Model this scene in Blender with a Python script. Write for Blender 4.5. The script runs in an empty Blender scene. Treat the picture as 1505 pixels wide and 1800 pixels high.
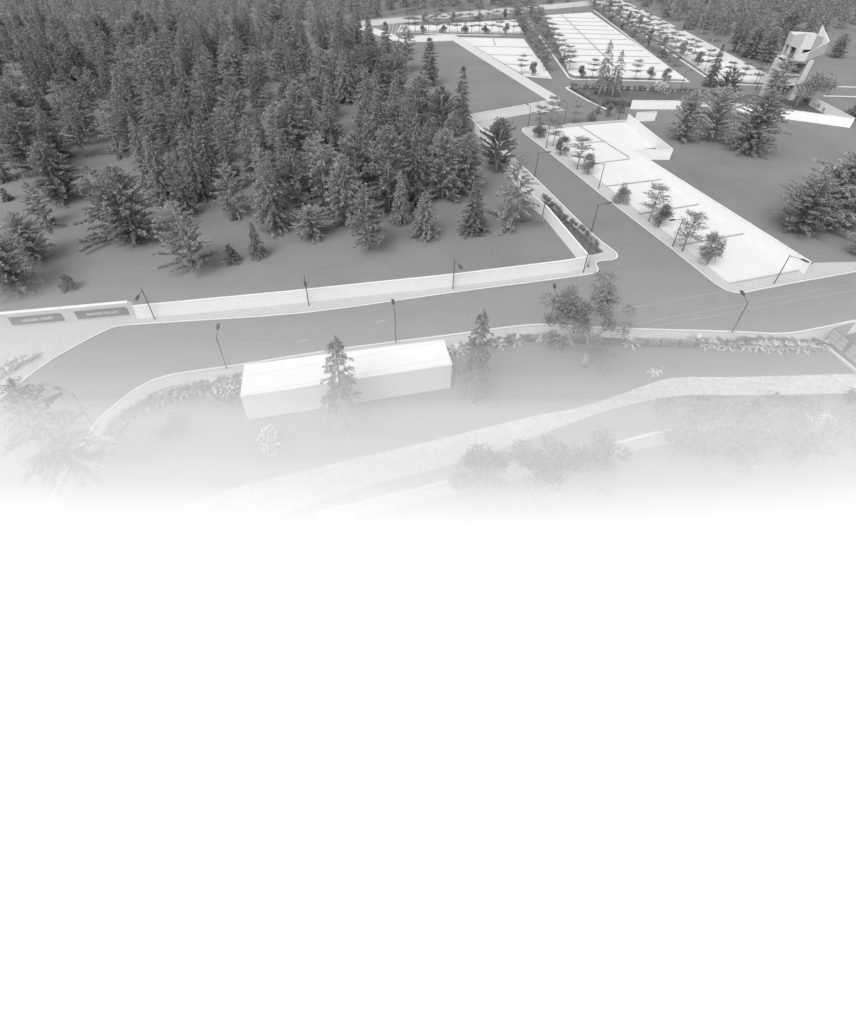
import bpy, math, random
import numpy as np
from mathutils import Vector, Matrix
C = bpy.context.scene
COL = C.collection
R = math.radians

# ---------------------------------------------------------------- camera, world, sun, exposure
F, CX, CY, PITCH, H = 890.0, 725.0, 600.0, R(41.1), 52.0      # focal length and optical centre in pixels of the 1505 px wide photograph
cam = bpy.data.cameras.new("camera")
cam.sensor_fit = 'HORIZONTAL'
cam.sensor_width = 36
cam.lens = F / 1505 * 36
cam.shift_x = (752.5 - CX) / 1505
cam.shift_y = -(900 - CY) / 1505
cam.clip_end = 3000
camo = bpy.data.objects.new("camera", cam)
camo.location = (0, 0, H)
camo.rotation_euler = (math.pi / 2 - PITCH, 0, 0)
COL.objects.link(camo)
C.camera = camo

SUN_EL, SUN_AZ = R(50), R(212)       # azimuth clockwise from +Y: light from behind the camera, a little to the left
w = bpy.data.worlds.new("World")
C.world = w
w.use_nodes = True
nt = w.node_tree
nt.nodes.clear()
sky = nt.nodes.new('ShaderNodeTexSky')
sky.sky_type = 'NISHITA'
sky.sun_disc = False
sky.sun_elevation = SUN_EL
sky.sun_rotation = SUN_AZ
sky.air_density = 2.0
sky.dust_density = 4.0
bw = nt.nodes.new('ShaderNodeRGBToBW')       # the photograph is black and white
bg = nt.nodes.new('ShaderNodeBackground')
bg.inputs[1].default_value = 0.15
wo = nt.nodes.new('ShaderNodeOutputWorld')
nt.links.new(sky.outputs[0], bw.inputs[0])
nt.links.new(bw.outputs[0], bg.inputs[0])
nt.links.new(bg.outputs[0], wo.inputs[0])

sun = bpy.data.lights.new("sun", 'SUN')
sun.energy = 1.3
sun.angle = R(35)
suno = bpy.data.objects.new("sun", sun)
suno.rotation_euler = (math.pi / 2 - SUN_EL, 0, math.pi - SUN_AZ)
COL.objects.link(suno)

C.view_settings.view_transform = 'Standard'
C.view_settings.look = 'None'
C.view_settings.gamma = 1
C.view_settings.exposure = 0.8
C.cycles.max_bounces = 14
C.cycles.diffuse_bounces = 4
C.cycles.glossy_bounces = 2
C.cycles.transmission_bounces = 4
C.cycles.transparent_max_bounces = 8
C.cycles.volume_bounces = 12
C.cycles.use_denoising = True

# ---------------------------------------------------------------- photograph pixel <-> place
cP, sP = math.cos(PITCH), math.sin(PITCH)
def W(x, y, z=0.0):
    """the point of the level at height z that the photograph shows at pixel x, y"""
    dx, dy = (x - CX) / F, (y - CY) / F
    d = Vector((dx, cP - dy * sP, -sP - dy * cP))
    t = (z - H) / d.z
    return Vector((d.x * t, d.y * t, z))
def PV(x, y, Y):
    """the point of the upright plane at distance Y that the photograph shows at pixel x, y"""
    dx, dy = (x - CX) / F, (y - CY) / F
    d = Vector((dx, cP - dy * sP, -sP - dy * cP))
    t = Y / d.y
    return Vector((d.x * t, Y, H + d.z * t))
def height(bx, by, ty):
    Y = W(bx, by).y
    k = (CY - ty) / F
    return H + (k * Y * cP - Y * sP) / (cP + k * sP)
def px_per_m(x, y):
    p = W(x, y)
    return F / (p.y * cP + H * sP)

# ---------------------------------------------------------------- materials
def mat(name, v, rough=0.85, vary=0.0, scale=0.3, bump=0.0, bscale=8.0, island=0.0, trans=0.0):
    m = bpy.data.materials.new(name)
    m.use_nodes = True
    n = m.node_tree
    b = n.nodes['Principled BSDF']
    b.inputs['Roughness'].default_value = rough
    b.inputs['Specular IOR Level'].default_value = 0.04 if island else 0.25
    b.inputs['Base Color'].default_value = (v, v, v, 1)
    src = None
    tc = n.nodes.new('ShaderNodeTexCoord')
    if vary:
        tex = n.nodes.new('ShaderNodeTexNoise')
        tex.inputs['Scale'].default_value = scale
        tex.inputs['Detail'].default_value = 7
        tex.inputs['Roughness'].default_value = 0.62
        n.links.new(tc.outputs['Object'], tex.inputs['Vector'])
        mr = n.nodes.new('ShaderNodeMapRange')
        mr.inputs['From Min'].default_value = 0.3
        mr.inputs['From Max'].default_value = 0.7
        mr.inputs['To Min'].default_value = v * (1 - vary)
        mr.inputs['To Max'].default_value = v * (1 + vary)
        n.links.new(tex.outputs['Fac'], mr.inputs['Value'])
        src = mr.outputs[0]
    if island:
        g = n.nodes.new('ShaderNodeNewGeometry')
        oi = n.nodes.new('ShaderNodeObjectInfo')
        a = n.nodes.new('ShaderNodeMapRange')
        a.inputs['To Min'].default_value = v * (1 - island)
        a.inputs['To Max'].default_value = v * (1 + island)
        n.links.new(g.outputs['Random Per Island'], a.inputs['Value'])
        o = n.nodes.new('ShaderNodeMapRange')
        o.inputs['To Min'].default_value = 0.8
        o.inputs['To Max'].default_value = 1.2
        n.links.new(oi.outputs['Random'], o.inputs['Value'])
        mu = n.nodes.new('ShaderNodeMath')
        mu.operation = 'MULTIPLY'
        n.links.new(a.outputs[0], mu.inputs[0])
        n.links.new(o.outputs[0], mu.inputs[1])
        src = mu.outputs[0]
    if src:
        n.links.new(src, b.inputs['Base Color'])
    if trans:
        tl = n.nodes.new('ShaderNodeBsdfTranslucent')
        tl.inputs[0].default_value = (v, v, v, 1)
        if src: n.links.new(src, tl.inputs[0])
        mx = n.nodes.new('ShaderNodeMixShader')
        mx.inputs[0].default_value = trans
        n.links.new(b.outputs[0], mx.inputs[1])
        n.links.new(tl.outputs[0], mx.inputs[2])
        n.links.new(mx.outputs[0], n.nodes['Material Output'].inputs['Surface'])
    if bump:
        t2 = n.nodes.new('ShaderNodeTexNoise')
        t2.inputs['Scale'].default_value = bscale
        t2.inputs['Detail'].default_value = 6
        n.links.new(tc.outputs['Object'], t2.inputs['Vector'])
        bp = n.nodes.new('ShaderNodeBump')
        bp.inputs['Strength'].default_value = bump
        bp.inputs['Distance'].default_value = 0.1
        n.links.new(t2.outputs['Fac'], bp.inputs['Height'])
        n.links.new(bp.outputs[0], b.inputs['Normal'])
    return m

M = dict(
    ground=mat('bare_ground', .138, vary=.14, scale=.045, bump=.3, bscale=.8),
    garden=mat('garden_ground', .142, vary=.07, scale=.12, bump=.3, bscale=1.5),
    road=mat('asphalt', .143, vary=.04, scale=.25, bump=.1, bscale=6),
    pave=mat('paving', .33, vary=.07, scale=.9, bump=.25, bscale=5),
    kerb=mat('kerb_stone', .47, vary=.06, scale=1.2),
    joint=mat('gutter_joint', .19, vary=.1, scale=1.5),
    plot=mat('white_plot', .46, vary=.03, scale=.12),
    divider=mat('plot_kerb', .29, vary=.08, scale=.8),
    wall=mat('white_render', .57, vary=.035, scale=.5, bump=.1),
    cap=mat('wall_coping', .52, vary=.03, scale=.8),
    shop=mat('white_paint', .56, vary=.02, scale=.4),
    fogwhite=mat('added_white_ground', .80, vary=.02, scale=.3),  # for the white ground added beneath the fog to brighten it
    stone=mat('rubble_stone', .39, vary=.2, scale=1.6, bump=.9, bscale=3.5),
    soil=mat('soil', .085, vary=.15, scale=1.5, bump=.5, bscale=6),
    metal=mat('dark_metal', .06, rough=.5),
    lampglass=mat('lamp_lens', .25, rough=.3),
    sign=mat('sign_panel', .13, vary=.08, scale=2.0),
    letter=mat('sign_letter', .5),
    signwall=mat('sign_wall_paint', .38, vary=.04, scale=.5),
    mark=mat('road_paint', .26, vary=.1, scale=3),
    bark=mat('pale_bark', .27, vary=.3, scale=2.5, bump=.6, bscale=12),
    darkbark=mat('dark_bark', .16, vary=.3, scale=2.5, bump=.6, bscale=12),
    needle=mat('needles', .26, rough=.7, island=.25, trans=.42),
    needled=mat('dark_needles', .20, rough=.7, island=.25, trans=.42),
    palen=mat('pale_needles', .34, rough=.7, island=.3, trans=.45),
    hazed=mat('haze_pale_needles', .36, rough=.7, island=.25, trans=.45),  # lightened needles: the fade of the haze is put into their colour
    leaf=mat('leaves', .24, rough=.6, island=.3, trans=.4),
    leafm=mat('mango_leaves', .21, rough=.6, island=.4, trans=.4),
    agave=mat('agave_blade', .34, rough=.6, island=.3),
    flower=mat('white_blossom', .62, island=.2),
    towerw=mat('tower_render', .40, vary=.04, scale=.35),
    towerd=mat('tower_recess', .10, vary=.1, scale=.5),
    frame=mat('gate_frame', .13, rough=.5),
    glass=mat('pale_glass', .34, rough=.15),
    cable=mat('cable_sheath', .3),
)

# ---------------------------------------------------------------- mesh helpers
class MB:
    def __init__(s): s.v, s.f = [], []
    def add(s, v, f):
        o = len(s.v)
        s.v += [tuple(p) for p in v]
        s.f += [tuple(i + o for i in q) for q in f]
    def prism(s, pts, z0, z1):
        pts = [(p[0], p[1]) for p in pts]
        a = sum(pts[i - 1][0] * pts[i][1] - pts[i][0] * pts[i - 1][1] for i in range(len(pts)))
        if a < 0: pts = pts[::-1]
        n = len(pts)
        s.add([(x, y, z0) for x, y in pts] + [(x, y, z1) for x, y in pts],
              [tuple(range(n))[::-1], tuple(range(n, 2 * n))] + [(i, (i + 1) % n, n + (i + 1) % n, n + i) for i in range(n)])
    def box(s, c, e, ax=None):
        ax = ax or Matrix.Identity(3)
        c = Vector(c)
        v = [c + ax @ Vector((x * e[0] / 2, y * e[1] / 2, z * e[2] / 2)) for x in (-1, 1) for y in (-1, 1) for z in (-1, 1)]
        s.add(v, [(0, 1, 3, 2), (4, 6, 7, 5), (0, 4, 5, 1), (2, 3, 7, 6), (0, 2, 6, 4), (1, 5, 7, 3)])
    def tube(s, pts, rad, n=6, cap=True):
        pts = [Vector(p) for p in pts]
        if not hasattr(rad, '__len__'): rad = [rad] * len(pts)
        rings = []
        for i, p in enumerate(pts):
            t = (pts[min(i + 1, len(pts) - 1)] - pts[max(i - 1, 0)]).normalized()
            a = t.cross(Vector((0, 0, 1)) if abs(t.z) < .9 else Vector((1, 0, 0))).normalized()
            b = t.cross(a)
            rings.append([p + (a * math.cos(2 * math.pi * k / n) + b * math.sin(2 * math.pi * k / n)) * rad[i] for k in range(n)])
        v = [q for r in rings for q in r]
        f = [(i * n + k, i * n + (k + 1) % n, (i + 1) * n + (k + 1) % n, (i + 1) * n + k) for i in range(len(pts) - 1) for k in range(n)]
        if cap: f += [tuple(range(n))[::-1], tuple(range((len(pts) - 1) * n, len(pts) * n))]
        s.add(v, f)
    def strip(s, line, w0, w1, z0, z1):
        """a kerb-like bar along line between the offsets w0 and w1 to its left"""
        a, b = offset(line, w0), offset(line, w1)
        n = len(line)
        v = [(p.x, p.y, z0) for p in a] + [(p.x, p.y, z1) for p in a] + [(p.x, p.y, z1) for p in b] + [(p.x, p.y, z0) for p in b]
        f = []
        for i in range(n - 1):
            for k in range(4):
                k2 = (k + 1) % 4
                f.append((k * n + i, k * n + i + 1, k2 * n + i + 1, k2 * n + i))
        f += [(0, n, 2 * n, 3 * n), (n - 1, 4 * n - 1, 3 * n - 1, 2 * n - 1)]
        s.add(v, f)
    def mesh(s, name, m, smooth=False):
        me = bpy.data.meshes.new(name)
        me.from_pydata(s.v, [], s.f)
        me.materials.append(m)
        if smooth: me.shade_smooth()
        me.update()
        return me
    def obj(s, name, m, parent=None, smooth=False):
        return link(name, s.mesh(name, m, smooth), parent)
def offset(line, d):
    pts = [Vector((p[0], p[1])) for p in line]
    out = []
    for i, p in enumerate(pts):
        ns = []
        if i > 0: t = (p - pts[i - 1]).normalized(); ns.append(Vector((-t.y, t.x)))
        if i < len(pts) - 1: t = (pts[i + 1] - p).normalized(); ns.append(Vector((-t.y, t.x)))
        n = sum(ns, Vector((0, 0))).normalized()
        k = 1 / max(.35, n.dot(ns[0]))
        out.append(p + n * d * k)
    return out
def link(name, me, parent=None):
    o = bpy.data.objects.new(name, me)
    COL.objects.link(o)
    if parent: o.parent = parent
    return o
def tag(o, label, cat, group=None, kind=None):
    if label: o['label'] = label
    if cat: o['category'] = cat
    if group: o['group'] = group
    if kind: o['kind'] = kind
    return o
def thing(name, label, cat, loc=(0, 0, 0), rz=0, group=None):
    o = bpy.data.objects.new(name, None)
    COL.objects.link(o)
    o.location = loc
    o.rotation_euler.z = rz
    o.empty_display_size = .5
    return tag(o, label, cat, group)
def struct(o):
    o['kind'] = 'structure'
    return o
def sheet(name, m, pts, z, parent=None):
    mb = MB()
    pts = [(p[0], p[1]) for p in pts]
    if sum(pts[i - 1][0] * pts[i][1] - pts[i][0] * pts[i - 1][1] for i in range(len(pts))) < 0: pts = pts[::-1]
    mb.add([(x, y, z) for x, y in pts], [tuple(range(len(pts)))])
    return struct(mb.obj(name, m, parent))
def WW(pts, z=0.0): return [W(x, y, z) for x, y in pts]
def smooth_line(pts, n=5):
    """Catmull-Rom through the pixels' ground points"""
    P = [pts[0]] + list(pts) + [pts[-1]]
    out = []
    for i in range(1, len(P) - 2):
        p0, p1, p2, p3 = P[i - 1:i + 3]
        for k in range(n):
            t = k / n
            out.append(tuple(.5 * (2 * b + (c - a) * t + (2 * a - 5 * b + 4 * c - d) * t * t + (3 * b - a - 3 * c + d) * t ** 3) for a, b, c, d in zip(p0, p1, p2, p3)))
    out.append(tuple(pts[-1]))
    return out

# ---------------------------------------------------------------- ground, roads, pavements
g = MB()
n = 40
xs = [-1400 + 2800 * i / n for i in range(n + 1)]
ys = [-500 + 2600 * i / n for i in range(n + 1)]
g.add([(x, y, 0) for y in ys for x in xs], [(j * (n + 1) + i, j * (n + 1) + i + 1, (j + 1) * (n + 1) + i + 1, (j + 1) * (n + 1) + i) for j in range(n) for i in range(n)])
struct(g.obj('ground', M['ground']))

K1 = [(-70, 750), (0, 703), (60, 656), (100, 629), (150, 601), (190, 581), (214, 574), (270, 570), (330, 566), (540, 551), (800, 515), (940, 497), (1035, 483.5), (1049, 479.5), (1052.5, 473), (1048, 465), (1055, 460),
      (1077, 458), (1086, 453), (1085, 447), (1079, 441), (1039, 409), (947.5, 319.5), (905, 279), (875, 250), (864, 236), (862, 226), (870, 216), (890, 208), (932, 200), (991, 194.5)]
K2 = [(100, 852), (135, 795), (163, 750), (178, 732), (200, 713), (230, 690), (262, 671.5), (298, 659.5), (335, 653), (420, 641), (600, 613), (780, 590), (930, 571), (1010, 573), (1100, 577.5), (1280, 582.5), (1375, 586), (1440, 576), (1505, 562.5), (1600, 543)]
K3 = [(1640, 456), (1505, 479), (1400, 498), (1330, 511.5), (1310, 515.5), (1292, 516), (1275, 511), (1255, 499), (1183, 441), (1050, 338), (960, 265), (925, 238), (917.5, 232), (918, 226.5), (930, 223), (990, 219), (1106, 211)]
k1, k2, k3 = WW(smooth_line(K1[:-1], 3)) + [W(*K1[-1])], WW(smooth_line(K2, 4)), WW(K3)

main_road = WW(K1[:13]) + WW([(1060, 470), (1300, 505), (1505, 472), (1700, 440), (1700, 525)]) + WW(K2[::-1]) + WW([(60, 930), (-200, 930), (-200, 830)])
sheet('main_road', M['road'], main_road, .012)
sheet('branch_road', M['road'], WW([(1010, 478), (1300, 512), (1255, 485), (1183, 432), (1050, 330), (960, 258), (930, 232), (990, 214), (1110, 207), (1110, 198), (1060, 188), (994, 154), (985, 172), (980, 196), (930, 197), (880, 204), (850, 224), (870, 260), (905, 285), (947, 328), (1035, 412), (1075, 450)]), .017)
sheet('upper_road', M['road'], WW([(966, 134), (1000, 137), (1210, 143), (1250, 143), (1350, 150), (1505, 152.5), (1700, 155), (1700, 175), (1505, 171), (1350, 168), (1240, 162), (1005, 150), (994, 156), (984, 174)]), .022)
sheet('far_street', M['road'], WW([(905, 6), (918, 8), (1003, 140), (966, 140)]), .027)
sheet('far_street', M['road'], WW([(1039, 6), (1056, 4), (1254, 146), (1210, 146)]), .032)
sheet('far_lane', M['road'], WW([(640, 43), (894, 21), (1050, 8), (1050, 16), (950, 26), (900, 30), (720, 44), (700, 62), (800, 60), (925, 63), (925, 69), (800, 66), (690, 64)]), .037)

def pavement(name, line, inner, side=1, kw=.36):
    """raised paving between a kerb line and the inner pixels, its kerb and gutter joint as children"""
    mb = MB()
    mb.prism(list(line) + list(inner), -.05, .15)
    o = struct(mb.obj(name, M['pave']))
    kb = MB(); kb.strip(line, 0.0, side * kw, -.04, .175)
    kb.obj('kerb', M['kerb'], o)
    j = MB(); j.strip(line, side * (kw + .003), side * (kw + .16), .10, .154)
    j.obj('gutter', M['joint'], o)
    return o
pavement('pavement', k1[:len(k1)], WW([(981, 187), (880, 206), (832, 219), (890, 296), (938, 352), (957, 360), (1037, 470), (1000, 476), (796, 502), (500, 530), (246, 557), (0, 580), (-90, 589)]), 1)
in2 = [Vector((p.x, p.y, 0)) for p in offset(k2, -2.6)]
pavement('pavement', k2, in2[::-1], -1)
pavement('pavement', k3, WW([(1106, 213), (1018, 221), (948, 228.5), (965, 248), (997, 273), (1066, 327), (1183, 419), (1282, 499.5), (1416, 474), (1430, 463), (1505, 461), (1640, 438)]), -1)
# planter bed beside the lower pavement and by the branch road
bed = MB(); bed.strip(k2, -2.6, -4.3, .0, .11)
struct(bed.obj('planting_bed', M['soil']))
bed = MB(); bed.prism(WW([(951, 352), (962, 358), (1061, 444), (1037, 450)]), .0, .19)
struct(bed.obj('planting_bed', M['soil']))
sheet('garden_lawn', M['garden'], [(p.x, p.y) for p in offset(k2, -3.7)] + WW([(1700, 720), (1505, 659), (1180, 666), (1020, 718), (800, 775), (380, 870), (100, 950)]), .008)
sheet('added_white_ground', M['fogwhite'], [(-190, 26), (190, 26), (190, -120), (-190, -120)], .02)  # added white ground hidden under the fog, brightens the end of the fade

# island between the upper roads, with kerb
isl = WW([(994, 154), (1003, 152), (1100, 156), (1240, 163), (1330, 168), (1430, 171), (1500, 206), (1367, 199), (1222, 188), (1103, 188), (1064, 190), (1030, 174)])
mb = MB(); mb.prism(isl, -.05, .14)
io = struct(mb.obj('island_bed', M['soil']))
kb = MB(); kb.strip(WW([(1240, 163), (1100, 156), (1003, 152), (994, 154.5), (1000, 159), (1030, 176), (1064, 192)]), 0, .7, -.04, .17)
kb.obj('kerb', M['kerb'], io)
kb = MB(); kb.strip(WW([(1448, 169.5), (1600, 173)]), 0, .6, -.04, .2)
struct(kb.obj('kerb_line', M['kerb']))
kb = MB(); kb.strip(WW([(1466, 153), (1600, 156)]), 0, .6, -.04, .2)
struct(kb.obj('kerb_line', M['kerb']))

# plots
def plots(outline, lines, z=.14, kw=.22, ph=.12, kerb=None):
    mb = MB(); mb.prism(WW(outline), -.05, z)
    o = struct(mb.obj('plot_slab', M['plot']))
    d = MB()
    for l in lines:
        d.strip(WW(l, z), -kw / 2, kw / 2, z - .02, z + ph)
    d.obj('plot_divider', M['divider'], o)
    if kerb:
        k = MB(); k.strip(WW(kerb), -.35, .35, -.04, .19); k.obj('kerb', M['kerb'], o)
    return o
plots([(1282, 499.5), (1183, 419), (1066, 327), (997, 273), (965, 248), (948, 228.5), (1018, 221), (1106, 213), (1157, 259), (1112, 264), (1109, 279), (1416, 474)],
      [[(1018, 221), (1109, 279)], [(1109, 279), (1167, 316), (1233.5, 359), (1315, 410), (1416, 474)], [(985, 256), (1063, 249)], [(1020, 291), (1109, 279.5)],
       [(1066, 328), (1167, 315.5)], [(1122, 377), (1233, 359)], [(1192, 432), (1315, 410)], [(1282, 499), (1416, 474)], [(948, 229), (1018, 221), (1106, 213)]], kw=.3, ph=.22)
def cr(pts, ox, oy, s): return [(ox + x * s, oy + y * s) for x, y in pts]
c2 = lambda *p: cr(p, 880, 0, .19934)
c3 = lambda *p: cr(p, 600, 0, .2392)
rowsB = [((390, 150), (840, 162)), ((410, 185), (900, 195)), ((450, 217), (950, 232)), ((500, 257), (1000, 268)), ((510, 293), (1060, 306)), ((580, 338), (1120, 350)), ((560, 380), (1190, 398)), ((560, 430), (1260, 450)), ((600, 487), (1320, 503)), ((610, 545), (1400, 562)), ((600, 605), (1470, 630))]
plots([(958, 27), (1039, 22), (1161, 107), (1208, 140), (1010, 133), (1000, 128)], [c2(*r) for r in rowsB] + [c2((540, 130), (890, 470), (1080, 660))], kw=.5, ph=.25,
      kerb=[(917, 20), (1000, 136.5), (1008, 139.5), (1210, 144), (1161, 107.5), (1044, 18)])
plots([(808, 66), (921, 68.5), (947, 105), (966, 135), (922, 133)], [c3((980, 340), (1385, 350)), c3((1085, 403), (1410, 410)), c3((1200, 472), (1440, 478)), c3((1115, 280), (1132, 335))], kw=.5, ph=.25,
      kerb=[(920, 133.5), (968, 137.7), (947, 104)])
plots(c3((455, 193), (1280, 145), (1345, 250), (430, 237)), [c3((470, 240), (1340, 262))], kw=.5, ph=.2, kerb=c3((700, 172), (440, 188), (415, 236), (800, 255), (1340, 262)))
for a, b in (((360, 180), (345, 245)), ((385, 180), (370, 245)), ((410, 180), (395, 250))):
    kb = MB(); kb.strip(WW(c3((a[0], a[1]), (b[0], b[1]))), -.3, .3, -.04, .15)
    struct(kb.obj('kerb_line', M['divider']))
LC0, LC1, RC0, RC1 = W(1062, 6), W(1262, 143), W(1102, 8), W(1344, 133)
linesC = []
mbC = MB(); mbC.prism([LC0, LC1, W(1344, 146), RC1, RC0], -.05, .14)
oc = struct(mbC.obj('plot_slab', M['plot']))
dC = MB()
for i in range(1, 14):
    t = i / 14
    dC.strip([LC0.lerp(LC1, t), RC0.lerp(RC1, t * .97)], -.25, .25, .12, .38)
dC.obj('plot_divider', M['divider'], oc)
kb = MB(); kb.strip(WW([(1050, 5), (1248, 140.5), (1262, 147), (1350, 151)]), -.4, .4, -.04, .19); kb.obj('kerb', M['kerb'], oc)

# ---------------------------------------------------------------- walls
def wall(label, top, h=2.7, th=.28, base=False, m='wall', posts=True, name='compound_wall'):
    """a wall whose top edge (or base, if base) lies at these pixels; body and coping are its parts"""
    pts = WW(top, 0 if base else h)
    t = thing(name, label, 'wall', (pts[0].x, pts[0].y, 0))
    loc = [Vector((p.x - pts[0].x, p.y - pts[0].y)) for p in pts]
    b = MB(); b.strip(loc, -th / 2, th / 2, -.1, h - .08)
    b.obj('wall_body', M[m], t)
    c = MB(); c.strip(loc, -th / 2 - .05, th / 2 + .05, h - .08, h)
    if posts:
        for p, q in zip(loc[:-1], loc[1:]):
            L = (q - p).length
            for k in range(1, int(L / 7) + 1):
                x = p.lerp(q, k * 7 / L) if L > 7 else p
                c.box((x.x, x.y, h + .045), (.34, .34, .09))
    c.obj('coping', M['cap'], t)
    return t
wall('long white wall between the main road pavement and the conifer forest', [(233, 537.5), (500, 512.5), (799, 481.5), (1000, 457), (1035, 450)])
wall('white wall beside the planted bed on the left of the branch road', [(1034.5, 448.5), (959.5, 360)])
wall('white wall half hidden by pines, left edge of the branch road', [(824.5, 204), (846, 226), (893, 283), (939, 345), (956, 358)])
wall('short white wall closing the near side of the empty field', [(824, 201.5), (982, 173)])
wall('diagonal white wall between the empty field and the far plots', [(984, 172), (880, 110), (797, 60)])
wall('level white wall at the far side of the empty field', [(796, 60), (702, 63.5)])
wall('slanting white wall at the far corner of the compound beside the forest', [(700, 63), (625, 38)])
wall('farthest white boundary wall running along the top of the plots', [(625, 37.5), (892, 13.5), (1045, .6), (1092, -4)])
wall('long white boundary wall right of the far plots, backed by forest', [(1093, -1), (1201, 53), (1335, 123), (1349, 131)])
wall('white wall on the near side of the planted island, ending at a sharp corner', [(1112, 176), (1222, 177), (1326, 184), (1367, 190), (1503, 208)])
wall('white wall behind the tower meeting the island wall at a sharp corner', [(1503, 207.5), (1429, 170)])
wall('short detached white wall piece beside the upper plot', [(1120, 197.5), (1155.5, 196)], posts=False)
wall('white wall along the right side of the upper near plot', [(1105.5, 200.5), (1183, 262)], posts=False)
wall('stub of white wall under the upper near plot', [(1182.5, 262.5), (1112, 262)], posts=False)
wall('long white wall down the right side of the near plots', [(1111, 261.5), (1426, 460.5)])
wall('white garden wall running behind the misty round trees', [(560, 925), (800, 866), (1071, 803), (1146, 783), (1422, 753), (1487, 755), (1640, 752)], base=True, posts=False)
wall('short pale wall standing in the mist by the lower left kerb', [(136, 842), (86, 935)], base=True, posts=False, h=2.4)

# rubble bank across the garden: sloping stone face with real stones
def rubble():
    top = [(60, 985), (380, 868), (600, 812), (800, 765), (940, 731), (1020, 716), (1100, 690), (1180, 665), (1300, 662.5), (1505, 657), (1640, 654)]
    bot = [(60, 1040), (380, 945), (600, 868), (800, 815), (940, 768), (1020, 738), (1100, 713), (1200, 695), (1320, 695), (1505, 690.5), (1640, 688)]
    hb = 1.1
    ta, ba = WW(smooth_line(top, 8), hb), WW(smooth_line(bot, 8), 0)
    rnd = np.random.default_rng(5)
    m = 9
    mb = MB()
    v = []
    rows = 0
    for i in range(len(ta)):
        nrm = Vector((0, -.5, .85))
        for j in range(m + 1):
            p = ta[i].lerp(ba[i], j / m)
            if 0 < j < m: p = p + nrm * float(rnd.uniform(-.04, .10)) + Vector((float(rnd.uniform(-.2, .2)), 0, 0))
            v.append(p)
        v.append(Vector((ta[i].x, ta[i].y + .05, -.05)))
    k = m + 2
    f = [(i * k + j, i * k + j + 1, (i + 1) * k + j + 1, (i + 1) * k + j) for i in range(len(ta) - 1) for j in range(m)]
    f += [(i * k + m + 1, i * k, (i + 1) * k, (i + 1) * k + m + 1) for i in range(len(ta) - 1)]
    mb.add(v, f)
    # loose stones bedded in the face
    t = thing('stone_bank', 'long rough pale stone bank curving across the misty garden', 'stone bank')
    mb.obj('bank_face', M['stone'], t)
    st = MB()
    for q in range(1100):
        i = int(rnd.integers(0, len(ta) - 1))
        u, s_ = float(rnd.random()), float(rnd.random())
        p = ta[i].lerp(ta[i + 1], u).lerp(ba[i].lerp(ba[i + 1], u), s_)
        r = float(rnd.uniform(.08, .20))
        vv = []
        for dz, rr in ((-.5, .8), (.15, 1.0), (.6, .55)):
            for a in range(5):
                e = rr * r * float(rnd.uniform(.75, 1.2))
                vv.append((p.x + e * math.cos(a * 1.2566), p.y + e * math.sin(a * 1.2566), p.z + dz * r + .05))
        ff = [(a, (a + 1) % 5, 5 + (a + 1) % 5, 5 + a) for a in range(5)] + [(5 + a, 5 + (a + 1) % 5, 10 + (a + 1) % 5, 10 + a) for a in range(5)] + [(10, 11, 12, 13, 14)]
        st.add(vv, ff)
    so = st.obj('loose_stone', M['stone'], t)
    so['kind'] = 'stuff'
rubble()

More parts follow.
